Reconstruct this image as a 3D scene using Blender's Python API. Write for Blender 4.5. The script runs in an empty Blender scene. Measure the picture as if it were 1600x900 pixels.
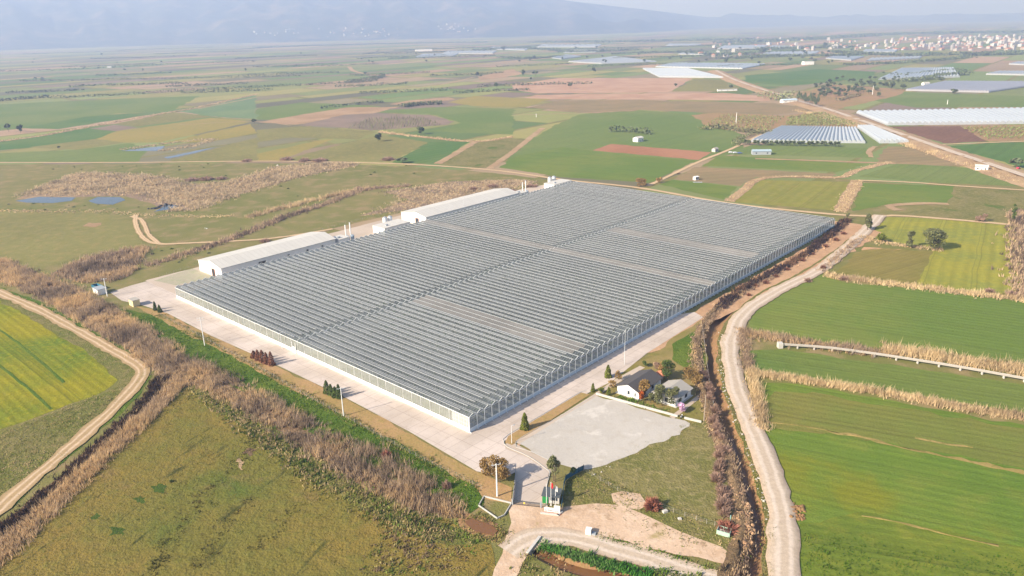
import bpy, math, random
import numpy as np
from mathutils import Vector, Matrix, noise as mnoise
from mathutils.geometry import tessellate_polygon
from mathutils.bvhtree import BVHTree

RNG = np.random.default_rng(11)
random.seed(11)
SC = bpy.context.scene
COL = SC.collection

# ------------------------------------------------------------------ camera
F = 1167.68
PITCH, ROLL = 0.337620, -0.0242406
CAMZ = 120.0
cp, sp = math.cos(PITCH), math.sin(PITCH)
cr, sr = math.cos(ROLL), math.sin(ROLL)
FW = np.array([0, cp, -sp]); _up = np.array([0, sp, cp]); _rt = np.array([1.0, 0, 0])
RT = cr * _rt + sr * _up
UP = -sr * _rt + cr * _up
cam_d = bpy.data.cameras.new('camera')
cam = bpy.data.objects.new('camera', cam_d); COL.objects.link(cam)
M = Matrix(((RT[0], UP[0], -FW[0], 0), (RT[1], UP[1], -FW[1], 0), (RT[2], UP[2], -FW[2], CAMZ), (0, 0, 0, 1)))
cam.matrix_world = M
cam_d.sensor_width = 36; cam_d.lens = 36 * F / 1600
cam_d.clip_start = 1; cam_d.clip_end = 90000
SC.camera = cam
SC.render.resolution_x, SC.render.resolution_y = 1024, 576

# ------------------------------------------------------------------ light
SUN_EL = math.radians(30)
SDIR = np.array([math.cos(math.radians(30)), math.sin(math.radians(30)), 0])   # shadows fall this way
world = bpy.data.worlds.new('World'); SC.world = world; world.use_nodes = True
wt = world.node_tree; wt.nodes.clear()
sky = wt.nodes.new('ShaderNodeTexSky'); sky.sky_type = 'NISHITA'; sky.sun_disc = False
sky.sun_elevation = SUN_EL; sky.sun_rotation = math.atan2(-SDIR[0], -SDIR[1])
sky.air_density = 1.0; sky.dust_density = 1.5; sky.ozone_density = 1.0
bg = wt.nodes.new('ShaderNodeBackground'); bg.inputs['Strength'].default_value = 0.09
wo = wt.nodes.new('ShaderNodeOutputWorld')
wt.links.new(sky.outputs[0], bg.inputs[0]); wt.links.new(bg.outputs[0], wo.inputs[0])
sun_d = bpy.data.lights.new('sun', 'SUN'); sun_d.energy = 5.0; sun_d.angle = math.radians(0.53); sun_d.color = (1.0, 0.935, 0.85)
sun = bpy.data.objects.new('sun', sun_d); COL.objects.link(sun)
ld = Vector((SDIR[0] * math.cos(SUN_EL), SDIR[1] * math.cos(SUN_EL), -math.sin(SUN_EL)))
sun.rotation_euler = ld.to_track_quat('-Z', 'Y').to_euler(); sun.location = (0, 0, 400)
SC.view_settings.view_transform = 'Standard'; SC.view_settings.look = 'None'
SC.view_settings.gamma = 1; SC.view_settings.use_curve_mapping = False
SC.view_settings.exposure = 1.16
SC.render.engine = 'CYCLES'
SC.cycles.use_denoising = True
SC.cycles.max_bounces = 6; SC.cycles.diffuse_bounces = 2; SC.cycles.glossy_bounces = 2
SC.cycles.transparent_max_bounces = 8; SC.cycles.volume_bounces = 1; SC.cycles.transmission_bounces = 2
HAZE_DENSITY = 1.75e-4

# ------------------------------------------------------------------ helpers
def ray(px, py):
    return FW + RT * (px - 800) / F - UP * (py - 450) / F
def G(px, py, z=0.0):
    """point of the ground (height z) seen at a pixel of the 1600x900 photograph"""
    d = ray(px, py); t = (z - CAMZ) / d[2]
    return np.array([t * d[0], t * d[1], z])
def GP(pts, z=0.0):
    return [G(x, y, z) for x, y in pts]
def zof(base, ty):
    """height of something upright whose foot and top pixel rows are known"""
    P = G(*base); lo, hi = 0.0, 80.0
    for _ in range(40):
        m = (lo + hi) / 2; d = np.array([P[0], P[1], m - CAMZ]); q = 450 - F * (d @ UP) / (d @ FW)
        if q > ty: lo = m
        else: hi = m
    return lo
TH = 0.834937
E1 = np.array([math.cos(TH), math.sin(TH), 0]); E2 = np.array([-math.sin(TH), math.cos(TH), 0])
S0 = np.array([-14.3076, 205.828, 0])
GL, GW, GH = 313.0, 198.2, 5.43
def UV(u, v, z=0.0):
    return S0 + E1 * u + E2 * v + np.array([0, 0, z])

def tag(o, label=None, cat=None, group=None, kind=None):
    if label: o['label'] = label
    if cat: o['category'] = cat
    if group: o['group'] = group
    if kind: o['kind'] = kind
    return o
def empty(name, loc=(0, 0, 0), rz=0.0):
    o = bpy.data.objects.new(name, None); COL.objects.link(o)
    o.location = tuple(loc); o.rotation_euler = (0, 0, rz); o.empty_display_size = 1
    return o
def mk(name, V, Fc, mats, parent=None, tint=None, smooth=False, mi=None, uv=None):
    """mesh object from arrays; Fc an (M,k) array or a list of index tuples"""
    me = bpy.data.meshes.new(name)
    V = np.asarray(V, dtype=np.float32)
    if isinstance(Fc, np.ndarray):
        m, k = Fc.shape
        me.vertices.add(len(V)); me.vertices.foreach_set('co', V.ravel())
        me.loops.add(m * k); me.loops.foreach_set('vertex_index', Fc.astype(np.int32).ravel())
        me.polygons.add(m)
        me.polygons.foreach_set('loop_start', np.arange(0, m * k, k, dtype=np.int32))
        me.polygons.foreach_set('loop_total', np.full(m, k, dtype=np.int32))
        me.update(calc_edges=True)
    else:
        me.from_pydata([tuple(map(float, v)) for v in V], [], [tuple(map(int, f)) for f in Fc]); me.update()
    if not isinstance(mats, (list, tuple)): mats = [mats]
    for m_ in mats: me.materials.append(m_)
    if mi is not None: me.polygons.foreach_set('material_index', np.asarray(mi, dtype=np.int32))
    if tint is not None:
        a = me.color_attributes.new('tint', 'FLOAT_COLOR', 'POINT')
        t = np.ones((len(V), 4), dtype=np.float32); t[:, :3] = tint
        a.data.foreach_set('color', t.ravel())
    if uv is not None:
        l = me.uv_layers.new(name='UVMap'); l.data.foreach_set('uv', np.asarray(uv, dtype=np.float32).ravel())
    if smooth: me.polygons.foreach_set('use_smooth', np.ones(len(me.polygons), dtype=bool))
    o = bpy.data.objects.new(name, me); COL.objects.link(o)
    if parent is not None: o.parent = parent
    return o
class MB:
    """collects boxes, bars, tubes and faces into one mesh"""
    def __init__(s): s.V = []; s.F = []; s.M = []
    def add(s, vs, fs, m=0):
        b = len(s.V); s.V += [tuple(v) for v in vs]
        for f in fs: s.F.append(tuple(i + b for i in f)); s.M.append(m)
    def box(s, x0, y0, z0, x1, y1, z1, m=0):
        s.add([(x0, y0, z0), (x1, y0, z0), (x1, y1, z0), (x0, y1, z0), (x0, y0, z1), (x1, y0, z1), (x1, y1, z1), (x0, y1, z1)],
              [(0, 3, 2, 1), (4, 5, 6, 7), (0, 1, 5, 4), (1, 2, 6, 5), (2, 3, 7, 6), (3, 0, 4, 7)], m)
    def bar(s, p, q, w, h, m=0):
        p = np.array(p, float); q = np.array(q, float); d = q - p; L = np.linalg.norm(d); d /= L
        up = np.array([0, 0, 1.0]) if abs(d[2]) < 0.95 else np.array([1.0, 0, 0])
        a = np.cross(d, up); a /= np.linalg.norm(a); b = np.cross(a, d)
        vs = [p + a * i * w / 2 + b * j * h / 2 for i, j in ((-1, -1), (1, -1), (1, 1), (-1, 1))]
        vs += [v + d * L for v in vs]
        s.add(vs, [(3, 2, 1, 0), (4, 5, 6, 7), (0, 1, 5, 4), (1, 2, 6, 5), (2, 3, 7, 6), (3, 0, 4, 7)], m)
    def tube(s, p, q, r0, r1=None, n=8, m=0):
        r1 = r0 if r1 is None else r1
        p = np.array(p, float); q = np.array(q, float); d = q - p; L = np.linalg.norm(d); d /= L
        up = np.array([0, 0, 1.0]) if abs(d[2]) < 0.95 else np.array([1.0, 0, 0])
        a = np.cross(d, up); a /= np.linalg.norm(a); b = np.cross(a, d)
        vs = []
        for c, r in ((p, r0), (q, r1)):
            for i in range(n):
                t = 2 * math.pi * i / n; vs.append(c + a * math.cos(t) * r + b * math.sin(t) * r)
        fs = [(i, (i + 1) % n, n + (i + 1) % n, n + i) for i in range(n)] + [tuple(range(n - 1, -1, -1)), tuple(range(n, 2 * n))]
        s.add(vs, fs, m)
    def build(s, name, mats, parent=None): return mk(name, s.V, s.F, mats, parent, mi=s.M)
def copy_tree(o, parent=None):
    c = o.copy(); COL.objects.link(c)
    if parent is not None: c.parent = parent
    for ch in list(o.children): copy_tree(ch, c)
    return c

# ------------------------------------------------------------------ materials
KEXP = 1.42                       # scene-linear radiance of a white sunlit ground
def lin(c):
    c = c / 255.0
    return c / 12.92 if c <= 0.04045 else ((c + 0.055) / 1.055) ** 2.4
def S(r, g, b, k=None):
    """base colour of a sunlit surface that shows this sRGB value"""
    k = k or KEXP
    return (min(lin(r) / k, .85), min(lin(g) / k, .85), min(lin(b) / k, .85))
class NB:
    def __init__(s, name):
        s.mat = bpy.data.materials.new(name); s.mat.use_nodes = True
        s.t = s.mat.node_tree; s.t.nodes.clear()
        s.out = s.t.nodes.new('ShaderNodeOutputMaterial')
    def n(s, typ, **kw):
        nd = s.t.nodes.new(typ)
        for k, v in kw.items(): setattr(nd, k, v)
        return nd
    def link(s, a, b): s.t.links.new(a, b)
    def setin(s, nd, i, v):
        if v is None: return
        if isinstance(v, bpy.types.NodeSocket): s.link(v, nd.inputs[i])
        else:
            if isinstance(v, (tuple, list)) and len(v) == 3 and nd.inputs[i].type == 'RGBA': v = (*v, 1)
            nd.inputs[i].default_value = v
    def math(s, op, a, b=None, c=None, clamp=False):
        nd = s.n('ShaderNodeMath', operation=op); nd.use_clamp = clamp
        s.setin(nd, 0, a); s.setin(nd, 1, b); s.setin(nd, 2, c); return nd.outputs[0]
    def vmath(s, op, a, b=None):
        nd = s.n('ShaderNodeVectorMath', operation=op); s.setin(nd, 0, a); s.setin(nd, 1, b)
        return nd.outputs['Value'] if op in ('DOT_PRODUCT', 'LENGTH') else nd.outputs[0]
    def noise(s, vec, scale, detail=2, rough=0.5, dist=0.0):
        nd = s.n('ShaderNodeTexNoise'); s.setin(nd, 'Vector', vec)
        nd.inputs['Scale'].default_value = scale; nd.inputs['Detail'].default_value = detail
        nd.inputs['Roughness'].default_value = rough; nd.inputs['Distortion'].default_value = dist
        return nd.outputs[0]
    def step(s, x, lo, hi):
        nd = s.n('ShaderNodeMapRange'); nd.interpolation_type = 'SMOOTHSTEP'
        s.setin(nd, 0, x); nd.inputs[1].default_value = lo; nd.inputs[2].default_value = hi
        return nd.outputs[0]
    def mix(s, f, a, b, typ='MIX'):
        nd = s.n('ShaderNodeMixRGB', blend_type=typ); s.setin(nd, 0, f); s.setin(nd, 1, a); s.setin(nd, 2, b); return nd.outputs[0]
    def val(s, col, v):
        nd = s.n('ShaderNodeHueSaturation'); s.setin(nd, 'Color', col); s.setin(nd, 'Value', v); return nd.outputs[0]
    def bsdf(s, col, rough=0.9, spec=0.2, bump=None, bdist=1.0, bstr=1.0, metal=0.0):
        p = s.n('ShaderNodeBsdfPrincipled'); s.setin(p, 'Base Color', col); s.setin(p, 'Roughness', rough)
        p.inputs['Specular IOR Level'].default_value = spec; p.inputs['Metallic'].default_value = metal
        if bump is not None:
            b = s.n('ShaderNodeBump'); b.inputs['Distance'].default_value = bdist; b.inputs['Strength'].default_value = bstr
            s.link(bump, b.inputs['Height']); s.link(b.outputs[0], p.inputs['Normal'])
        return p
    def done(s, sh): s.link(sh.outputs[0] if hasattr(sh, 'outputs') else sh, s.out.inputs[0]); return s.mat

def gmat(name, c1, c2, c3=None, big=0.02, mid=0.25, fine=1.6, rows=None, patch=None, bump=0.35, vary=0.5, k3=0.5, tram=0):
    """soil or crop. rows=(direction, spacing, strength); patch=(colour, scale, lo, hi, stretch)"""
    b = NB(name); pos = b.n('ShaderNodeNewGeometry').outputs['Position']
    nb_ = b.noise(pos, big, 3, 0.55); nm = b.noise(pos, mid, 5, 0.6); nf = b.noise(pos, fine, 4, 0.65)
    col = b.mix(b.step(nb_, .36, .64), c1, c2)
    if c3 is not None: col = b.mix(b.math('MULTIPLY', b.step(nm, .46, .68), k3), col, c3)
    hgt = b.math('ADD', b.math('MULTIPLY', nm, 0.8), b.math('MULTIPLY', nf, 0.45))
    if rows:
        d, spc, st = rows; d = np.array(d[:2]) / np.linalg.norm(d[:2])
        al = b.vmath('DOT_PRODUCT', pos, (d[0], d[1], 0)); pe = b.vmath('DOT_PRODUCT', pos, (-d[1], d[0], 0))
        cx = b.n('ShaderNodeCombineXYZ'); b.setin(cx, 0, b.math('MULTIPLY', al, 0.04)); b.setin(cx, 1, pe)
        st_n = b.noise(cx.outputs[0], 0.9 / spc, 3, 0.6)
        w = b.math('SINE', b.math('MULTIPLY', b.math('ADD', pe, b.math('MULTIPLY', nb_, spc * 0.6)), 2 * math.pi / spc))
        w = b.math('ADD', b.math('MULTIPLY', w, 0.5), b.math('MULTIPLY', b.math('SUBTRACT', st_n, 0.5), 3.0))
        col = b.val(col, b.math('ADD', b.math('MULTIPLY', w, st), 1.0))
        hgt = b.math('ADD', hgt, b.math('MULTIPLY', w, 0.15))
        if tram:
            tf = b.math('ABSOLUTE', b.math('SUBTRACT', b.math('FRACT', b.math('DIVIDE', b.math('ADD', pe, b.math('MULTIPLY', nb_, 3.0)), tram)), .5))
            tf = b.math('MULTIPLY', b.math('LESS_THAN', b.math('ABSOLUTE', b.math('SUBTRACT', tf, .45)), .013), b.math('ADD', .1, b.math('MULTIPLY', nm, .5)))
            col = b.mix(tf, col, (c2[0] * .55, c2[1] * .5, c2[2] * .6))
    if patch:
        for pc in (patch if isinstance(patch, list) else [patch]):
            pcol, psc, lo, hi, strd = pc
            v = pos
            if strd is not None:
                d = np.array(strd[:2]) / np.linalg.norm(strd[:2])
                cx = b.n('ShaderNodeCombineXYZ')
                b.setin(cx, 0, b.math('MULTIPLY', b.vmath('DOT_PRODUCT', pos, (d[0], d[1], 0)), 0.2))
                b.setin(cx, 1, b.vmath('DOT_PRODUCT', pos, (-d[1], d[0], 0))); v = cx.outputs[0]
            pn = b.noise(v, psc, 5, 0.6, 0.3)
            col = b.mix(b.step(pn, lo, hi), col, pcol)
    col = b.val(col, b.math('ADD', 1 - vary * 0.5 - vary * .25, b.math('MULTIPLY', b.math('ADD', nf, b.math('MULTIPLY', nm, 0.5)), vary)))
    return b.done(b.bsdf(col, 0.95, 0.1, hgt, bump, 1.0))
def attrmat(name, c, rough=0.9, trans=0.0, spec=0.15):
    b = NB(name); a = b.n('ShaderNodeAttribute'); a.attribute_name = 'tint'
    col = b.mix(1.0, c, a.outputs['Color'], 'MULTIPLY')
    p = b.bsdf(col, rough, spec)
    if trans:
        t = b.n('ShaderNodeBsdfTranslucent'); b.setin(t, 0, col)
        m = b.n('ShaderNodeMixShader'); m.inputs[0].default_value = trans
        b.link(p.outputs[0], m.inputs[1]); b.link(t.outputs[0], m.inputs[2]); return b.done(m)
    return b.done(p)
def pmat(name, c, rough=0.6, spec=0.3, metal=0.0, vary=0.12, sc=1.5):
    """painted, cast or sheet material with weathering"""
    b = NB(name); pos = b.n('ShaderNodeNewGeometry').outputs['Position']
    n = b.noise(pos, sc, 5, 0.6)
    col = b.val(b.mix(0.0, c, c), b.math('ADD', 1 - vary, b.math('MULTIPLY', n, vary * 2)))
    return b.done(b.bsdf(col, rough, spec, metal=metal))
def rdir(a, c): return (G(*c) - G(*a))[:2]

m_white = pmat('white_paint', (.72, .71, .69), 0.5)
m_kerb = pmat('kerb_stone', (.42, .40, .37), .8)
m_fencepost = pmat('fence_post', (.34, .30, .25), .9)
def seam_roof(name, c):
    b = NB(name); tc = b.n('ShaderNodeTexCoord').outputs['Object']; sx = b.n('ShaderNodeSeparateXYZ'); b.link(tc, sx.inputs[0])
    pos = b.n('ShaderNodeNewGeometry').outputs['Position']; n = b.noise(pos, .25, 5, .65); n2 = b.noise(pos, 1.6, 3)
    f = b.math('FRACT', b.math('DIVIDE', sx.outputs[0], 3.0)); fl = b.n('ShaderNodeTexWhiteNoise'); cx = b.n('ShaderNodeCombineXYZ'); b.setin(cx, 0, b.math('FLOOR', b.math('DIVIDE', sx.outputs[0], 3.0))); b.link(cx.outputs[0], fl.inputs[0])
    col = b.val(b.mix(0.0, c, c), b.math('ADD', .84, b.math('ADD', b.math('MULTIPLY', fl.outputs[0], .07), b.math('ADD', b.math('MULTIPLY', n, .14), b.math('MULTIPLY', n2, .08)))))
    col = b.mix(b.math('MULTIPLY', b.math('LESS_THAN', f, .05), .45), col, (.2, .18, .15, 1))
    return b.done(b.bsdf(col, .6, .25))
m_cream = seam_roof('cream_roof_seams', (.52, .49, .44))
m_cream_ = pmat('cream_roof_sheet', (.50, .475, .43), 0.6, vary=0.06, sc=.25)
m_post = pmat('galvanised_post', (.62, .64, .64), 0.45)
m_conc = pmat('weathered_concrete', (.46, .43, .39), 0.9, vary=.2)
m_dark = pmat('dark_metal', (.035, .037, .04), 0.6)
m_grey = pmat('grey_sheet', (.30, .32, .34), 0.5)
m_wood = pmat('pole_wood', (.30, .24, .18), 0.9)
m_trunk = pmat('bark', (.12, .085, .06), 0.95, vary=.3)
m_blue = pmat('blue_paint', (.03, .10, .16), 0.5)
m_green = pmat('green_paint', (.02, .20, .05), 0.5)
m_red = pmat('red_cloth', (.55, .02, .02), 0.8)
m_roof_dark = pmat('dark_roof_shingle', (.075, .068, .066), 0.85, vary=.2)
m_roof_grey = pmat('grey_roof_sheet', (.34, .31, .27), 0.8, vary=.15)
m_roof_red = pmat('clay_roof_tile', (.42, .16, .09), 0.85, vary=.2)
m_win = pmat('window_glass', (.03, .04, .05), 0.15, 0.5)
m_yellow = pmat('yellow_plaster', (.62, .50, .27), 0.8)
def water_mat(name, c, r=0.06):
    b = NB(name); pos = b.n('ShaderNodeNewGeometry').outputs['Position']
    n = b.noise(pos, 0.8, 3)
    return b.done(b.bsdf(c, r, 0.28, n, 0.05))
m_water = water_mat('pond_water', (.03, .042, .055))
m_mud = water_mat('muddy_water', (.16, .075, .03), .25)

# ------------------------------------------------------------------ ground layers
ZL = [0.02, 0]
def layer(z): ZL[0] = z; ZL[1] = 0
def nz():
    ZL[1] += 1; return ZL[0] + (ZL[1] % 16) * .004 + (ZL[1] // 16) * .0009
def jag(P, amp, seg):
    """break the straight edges of an outline a little"""
    out = []
    for a, c in zip(P, P[1:] + P[:1]):
        L = np.linalg.norm(c - a); n = max(1, min(60, int(L / seg)))
        for i in range(n):
            p = a + (c - a) * i / n
            if i: p = p + np.array([mnoise.noise(Vector((p[0] * .15, p[1] * .15, 3.3))), mnoise.noise(Vector((p[0] * .15, p[1] * .15, 9.1))), 0]) * amp * 2
            out.append(p)
    return out
def sheet(name, px, mat, z=None, amp=0.9, seg=4.0, world=False, kind='structure', holes=None):
    z = nz() if z is None else z
    P = [np.array([p[0], p[1], 0.0]) for p in px] if world else GP(px)
    d = np.mean([np.linalg.norm(p) for p in P]); s = max(1, d / 350)
    P = jag(P, amp * s, seg * s) if amp else P
    tri = tessellate_polygon([[Vector((p[0], p[1], 0)) for p in P]])
    V = [(p[0], p[1], z) for p in P]
    T = []
    for t in tri:
        a, b_, c = [Vector(V[i]) for i in t]
        T.append(t if (b_ - a).cross(c - a).z > 0 else (t[0], t[2], t[1]))
    return tag(mk(name, V, T, mat), kind=kind)
def smooth_line(P, step):
    P = [np.array(p, float) for p in P]; Q = [P[0] * 2 - P[1]] + P + [P[-1] * 2 - P[-2]]; out = []
    for i in range(1, len(Q) - 2):
        p0, p1, p2, p3 = Q[i - 1:i + 3]; n = max(2, int(np.linalg.norm(p2 - p1) / step))
        for k in range(n):
            t = k / n
            out.append(0.5 * (2 * p1 + (p2 - p0) * t + (2 * p0 - 5 * p1 + 4 * p2 - p3) * t * t + (3 * p1 - p0 - 3 * p2 + p3) * t ** 3))
    out.append(P[-1]); return np.array(out)
def frames(C):
    T = np.gradient(C, axis=0); T[:, 2] = 0; T /= np.linalg.norm(T, axis=1)[:, None] + 1e-9
    return np.stack([T[:, 1], -T[:, 0], 0 * T[:, 0]], 1)          # right-hand side
def ribbon(name, px, width, mat, z=None, step=3.0, amp=0.35, profile=None, world=False, kind='structure', raise_=0.0, kerb=0):
    """road or ditch: profile is a list of (offset, height)"""
    z = nz() if z is None else z
    P = [np.array(p, float) for p in px] if world else GP(px)
    C = smooth_line(P, step); N = frames(C)
    prof = profile or [(-width / 2, -kerb), (-width / 2 + .15, raise_), (-width * .2, raise_ + .02), (width * .2, raise_ + .02), (width / 2 - .15, raise_), (width / 2, -kerb)]
    k = len(prof); n = len(C); V = np.zeros((n, k, 3)); s = np.concatenate([[0], np.cumsum(np.linalg.norm(np.diff(C, axis=0), axis=1))])
    for j, (o, h) in enumerate(prof):
        jit = np.array([mnoise.noise(Vector((c[0] * .2, c[1] * .2, (j if profile else (0 if j < k / 2 else 5)) * 7.7))) for c in C]) * amp * 2
        edge = 1.0 if (profile or j in (0, 1, k - 2, k - 1)) else 0.3
        jj = jit if j < k / 2 else -jit
        V[:, j] = C + N * (o + jj * edge)[:, None]
        V[:, j, 2] = z + h + (jit * 0.5 if profile and 0 < j < k - 1 else 0)
    idx = np.arange(n * k).reshape(n, k)
    Fq = np.stack([idx[:-1, :-1], idx[:-1, 1:], idx[1:, 1:], idx[1:, :-1]], -1).reshape(-1, 4)
    of = np.array([p[0] for p in prof]); uu = np.tile((of - of[0]) / (of[-1] - of[0]), (n, 1)); vv = np.tile(s[:, None], (1, k))
    uv = np.stack([uu, vv], -1).reshape(-1, 2)[Fq.ravel()]
    return tag(mk(name, V.reshape(-1, 3), Fq, mat, uv=uv, smooth=bool(profile)), kind=kind)
def roadmat(name, c_edge, c_track, c_mid, wob=0.06):
    b = NB(name); pos = b.n('ShaderNodeNewGeometry').outputs['Position']
    uvn = b.n('ShaderNodeUVMap'); sx = b.n('ShaderNodeSeparateXYZ'); b.link(uvn.outputs[0], sx.inputs[0])
    n1 = b.noise(pos, .12, 4); n2 = b.noise(pos, 1.2, 5, .7)
    u = b.math('ADD', sx.outputs[0], b.math('MULTIPLY', b.math('SUBTRACT', n1, .5), wob * 3))
    d = b.math('ABSOLUTE', b.math('SUBTRACT', b.math('ABSOLUTE', b.math('SUBTRACT', u, .5)), .2))
    col = b.mix(b.step(d, .02, .13), c_track, c_mid)
    e = b.math('ABSOLUTE', b.math('SUBTRACT', u, .5))
    col = b.mix(b.step(e, .36, .48), col, c_edge)
    col = b.val(col, b.math('ADD', .62, b.math('MULTIPLY', n2, .76)))
    return b.done(b.bsdf(col, .95, .1, n2, .12))

m_base = gmat('rough_grass', S(138, 130, 78), S(124, 124, 66), S(156, 134, 96), big=.012, mid=.08, bump=.6, k3=.8, vary=.7)
m_olive = gmat('olive_pasture', S(144, 122, 60), S(124, 118, 54), S(108, 110, 50), big=.02, mid=.3, fine=1.3, bump=.9, vary=.6,
               patch=[(S(140, 118, 70), .035, .57, .68, None), (S(84, 84, 40), .16, .60, .68, rdir((420, 900), (700, 640))), (S(100, 112, 46), .02, .56, .70, None)], k3=.5)
m_ygreen = gmat('young_rapeseed', S(150, 142, 32), S(106, 126, 36), S(160, 146, 34), big=.018, mid=.5, rows=(rdir((10, 560), (130, 660)), 3.0, .16), bump=.4, tram=24.0, vary=.7)
m_lush = gmat('lush_grass', S(92, 118, 36), S(112, 128, 46), S(66, 92, 26), big=.05, mid=.4, bump=1.0, vary=.9)
m_verge = gmat('verge_grass', S(120, 122, 58), S(136, 128, 74), S(154, 134, 96), big=.05, mid=.4, bump=1.0, vary=.9)
m_brown = gmat('dry_mown_grass', S(186, 150, 106), S(172, 144, 92), S(142, 130, 72), big=.05, mid=.5, bump=.25, vary=.6)
m_soilred = gmat('ploughed_red_soil', S(178, 128, 96), S(168, 118, 86), None, rows=(E1, 4.0, .06), bump=.2)
m_tan = gmat('tan_stubble', S(188, 156, 122), S(170, 138, 104), S(150, 126, 92), bump=.2)
m_salmon = gmat('pale_ploughed_soil', S(196, 160, 132), S(184, 146, 118), None, rows=(E1, 9.0, .05), bump=.2)
m_gbrown = gmat('brown_stubble_rows', S(146, 128, 92), S(158, 134, 98), S(128, 122, 78), rows=(rdir((1000, 170), (1200, 160)), 12.0, .10), bump=.2)
m_dsoil = gmat('dark_ploughed_soil', S(132, 98, 78), S(122, 90, 70), S(146, 110, 86), rows=(E1, 5.0, .08), bump=.3)
def greens(name, a, b_, c=None, rows=None, patch=None, **k):
    w = lambda q: S(q[0] * 1.13 + 4, q[1] * 1.0 + 2, q[2] * 1.06 + 4)
    k.setdefault('vary', .62); k.setdefault('bump', .45); k.setdefault('mid', .16); k.setdefault('tram', 21.0)
    return gmat(name, w(a), w(b_), w(c) if c else None, rows=rows, patch=patch, **k)
m_g1 = greens('winter_wheat', (96, 128, 58), (108, 134, 66), (86, 116, 50), big=.008, rows=(E1, 6.0, .06))
m_g2 = greens('deep_green_wheat', (78, 118, 52), (90, 124, 58), None, big=.01, rows=(E1, 10.0, .07))
m_g3 = greens('olive_green_crop', (122, 134, 70), (112, 124, 64), (136, 134, 80), big=.01)
m_g4 = greens('gold_green_crop', (138, 142, 68), (130, 138, 64), (146, 138, 76), big=.008)
m_g5 = greens('yellow_flowering_crop', (136, 150, 54), (122, 142, 58), (146, 154, 44), big=.03, mid=.3, rows=(rdir((1430, 448), (1470, 345)), 5.0, .12), vary=.7, bump=.4)
m_g6 = greens('teal_green_crop', (96, 132, 82), (108, 140, 86), None, big=.01)
m_g7 = greens('yellow_olive_wheat', (124, 138, 58), (118, 134, 54), (134, 136, 66), big=.02, rows=(rdir((1270, 330), (1330, 283)), 8.0, .07))
m_r3 = greens('bright_green_wheat', (92, 126, 48), (106, 132, 54), (82, 116, 44), big=.012, mid=.12, rows=(rdir((1200, 480), (1600, 540)), 3.4, .09), bump=.35)
m_r4 = greens('green_wheat_strip', (84, 120, 48), (98, 126, 52), None, big=.02, mid=.2, rows=(rdir((1200, 560), (1600, 620)), 3.0, .08),
              patch=(S(160, 138, 92), .05, .64, .70, rdir((1220, 560), (1360, 585))), bump=.35)
m_r5 = greens('patchy_green_wheat', (84, 124, 38), (96, 130, 42), (108, 130, 48), big=.014, mid=.10, rows=(rdir((1250, 700), (1600, 770)), 3.2, .09), bump=.45,
              patch=[(S(158, 136, 80), .03, .66, .76, rdir((1250, 640), (1600, 700))), (S(128, 130, 40), .018, .56, .68, None)])
m_r2 = greens('thin_crop_on_pale_soil', (112, 122, 54), (122, 126, 60), None, rows=(rdir((1310, 425), (1400, 400)), 3.0, .08),
              patch=(S(206, 162, 124), .035, .53, .58, rdir((1310, 425), (1420, 410))))
m_orch = greens('orchard_ground', (140, 134, 84), (150, 136, 92), (120, 122, 66), rows=(E2, 6.0, .1))
m_mauve = gmat('bare_plough_mauve', S(152, 130, 112), S(140, 122, 104), None, rows=(E2, 8.0, .05))
m_concrete = gmat('concrete_slab', S(218, 201, 188), S(208, 191, 178), S(224, 208, 198), big=.03, mid=.15, fine=1.0, vary=.2, bump=.02, patch=(S(196, 176, 160), .05, .58, .72, E2))
def slab_mat():
    b = NB('concrete_slabs'); pos = b.n('ShaderNodeNewGeometry').outputs['Position']
    al = b.math('DIVIDE', b.vmath('DOT_PRODUCT', pos, tuple(E1)), 6.0); pe = b.math('DIVIDE', b.vmath('DOT_PRODUCT', pos, tuple(E2)), 4.6)
    cx = b.n('ShaderNodeCombineXYZ'); b.setin(cx, 0, b.math('FLOOR', al)); b.setin(cx, 1, b.math('FLOOR', pe))
    wn = b.n('ShaderNodeTexWhiteNoise'); b.link(cx.outputs[0], wn.inputs[0])
    n1 = b.noise(pos, .045, 4, .6); n2 = b.noise(pos, .35, 5, .65); n3 = b.noise(pos, 2.5, 4, .7)
    col = b.mix(b.step(n1, .38, .66), S(222, 206, 194), S(204, 188, 174))
    col = b.mix(b.math('MULTIPLY', b.step(n2, .56, .74), .55), col, S(176, 158, 142))
    st = b.n('ShaderNodeCombineXYZ'); b.setin(st, 0, b.math('MULTIPLY', al, .25)); b.setin(st, 1, b.math('MULTIPLY', pe, 4.0))
    tm = b.noise(st.outputs[0], 1.0, 3, .6)
    col = b.mix(b.math('MULTIPLY', b.step(tm, .58, .72), .35), col, S(168, 150, 136))
    j = b.math('MINIMUM', b.math('ABSOLUTE', b.math('SUBTRACT', b.math('FRACT', al), .5)), 9.0); j2 = b.math('ABSOLUTE', b.math('SUBTRACT', b.math('FRACT', pe), .5))
    jt = b.math('MAXIMUM', b.math('GREATER_THAN', j, .487), b.math('GREATER_THAN', j2, .483))
    col = b.mix(b.math('MULTIPLY', jt, .5), col, S(150, 132, 118))
    col = b.val(col, b.math('ADD', .80, b.math('ADD', b.math('MULTIPLY', wn.outputs[0], .09), b.math('MULTIPLY', n3, .26))))
    return b.done(b.bsdf(col, .92, .15))
m_concrete = slab_mat()
m_path = gmat('pale_path', S(208, 190, 172), S(198, 180, 162), None, vary=.2, bump=.02)
m_grav = gmat('pale_gravel', S(204, 196, 186), S(198, 190, 180), S(186, 176, 162), big=.04, mid=.3, fine=2.5, vary=.35, bump=.1,
              patch=[(S(176, 166, 138), .05, .60, .72, None), (S(214, 206, 196), .09, .55, .62, None)])
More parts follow.
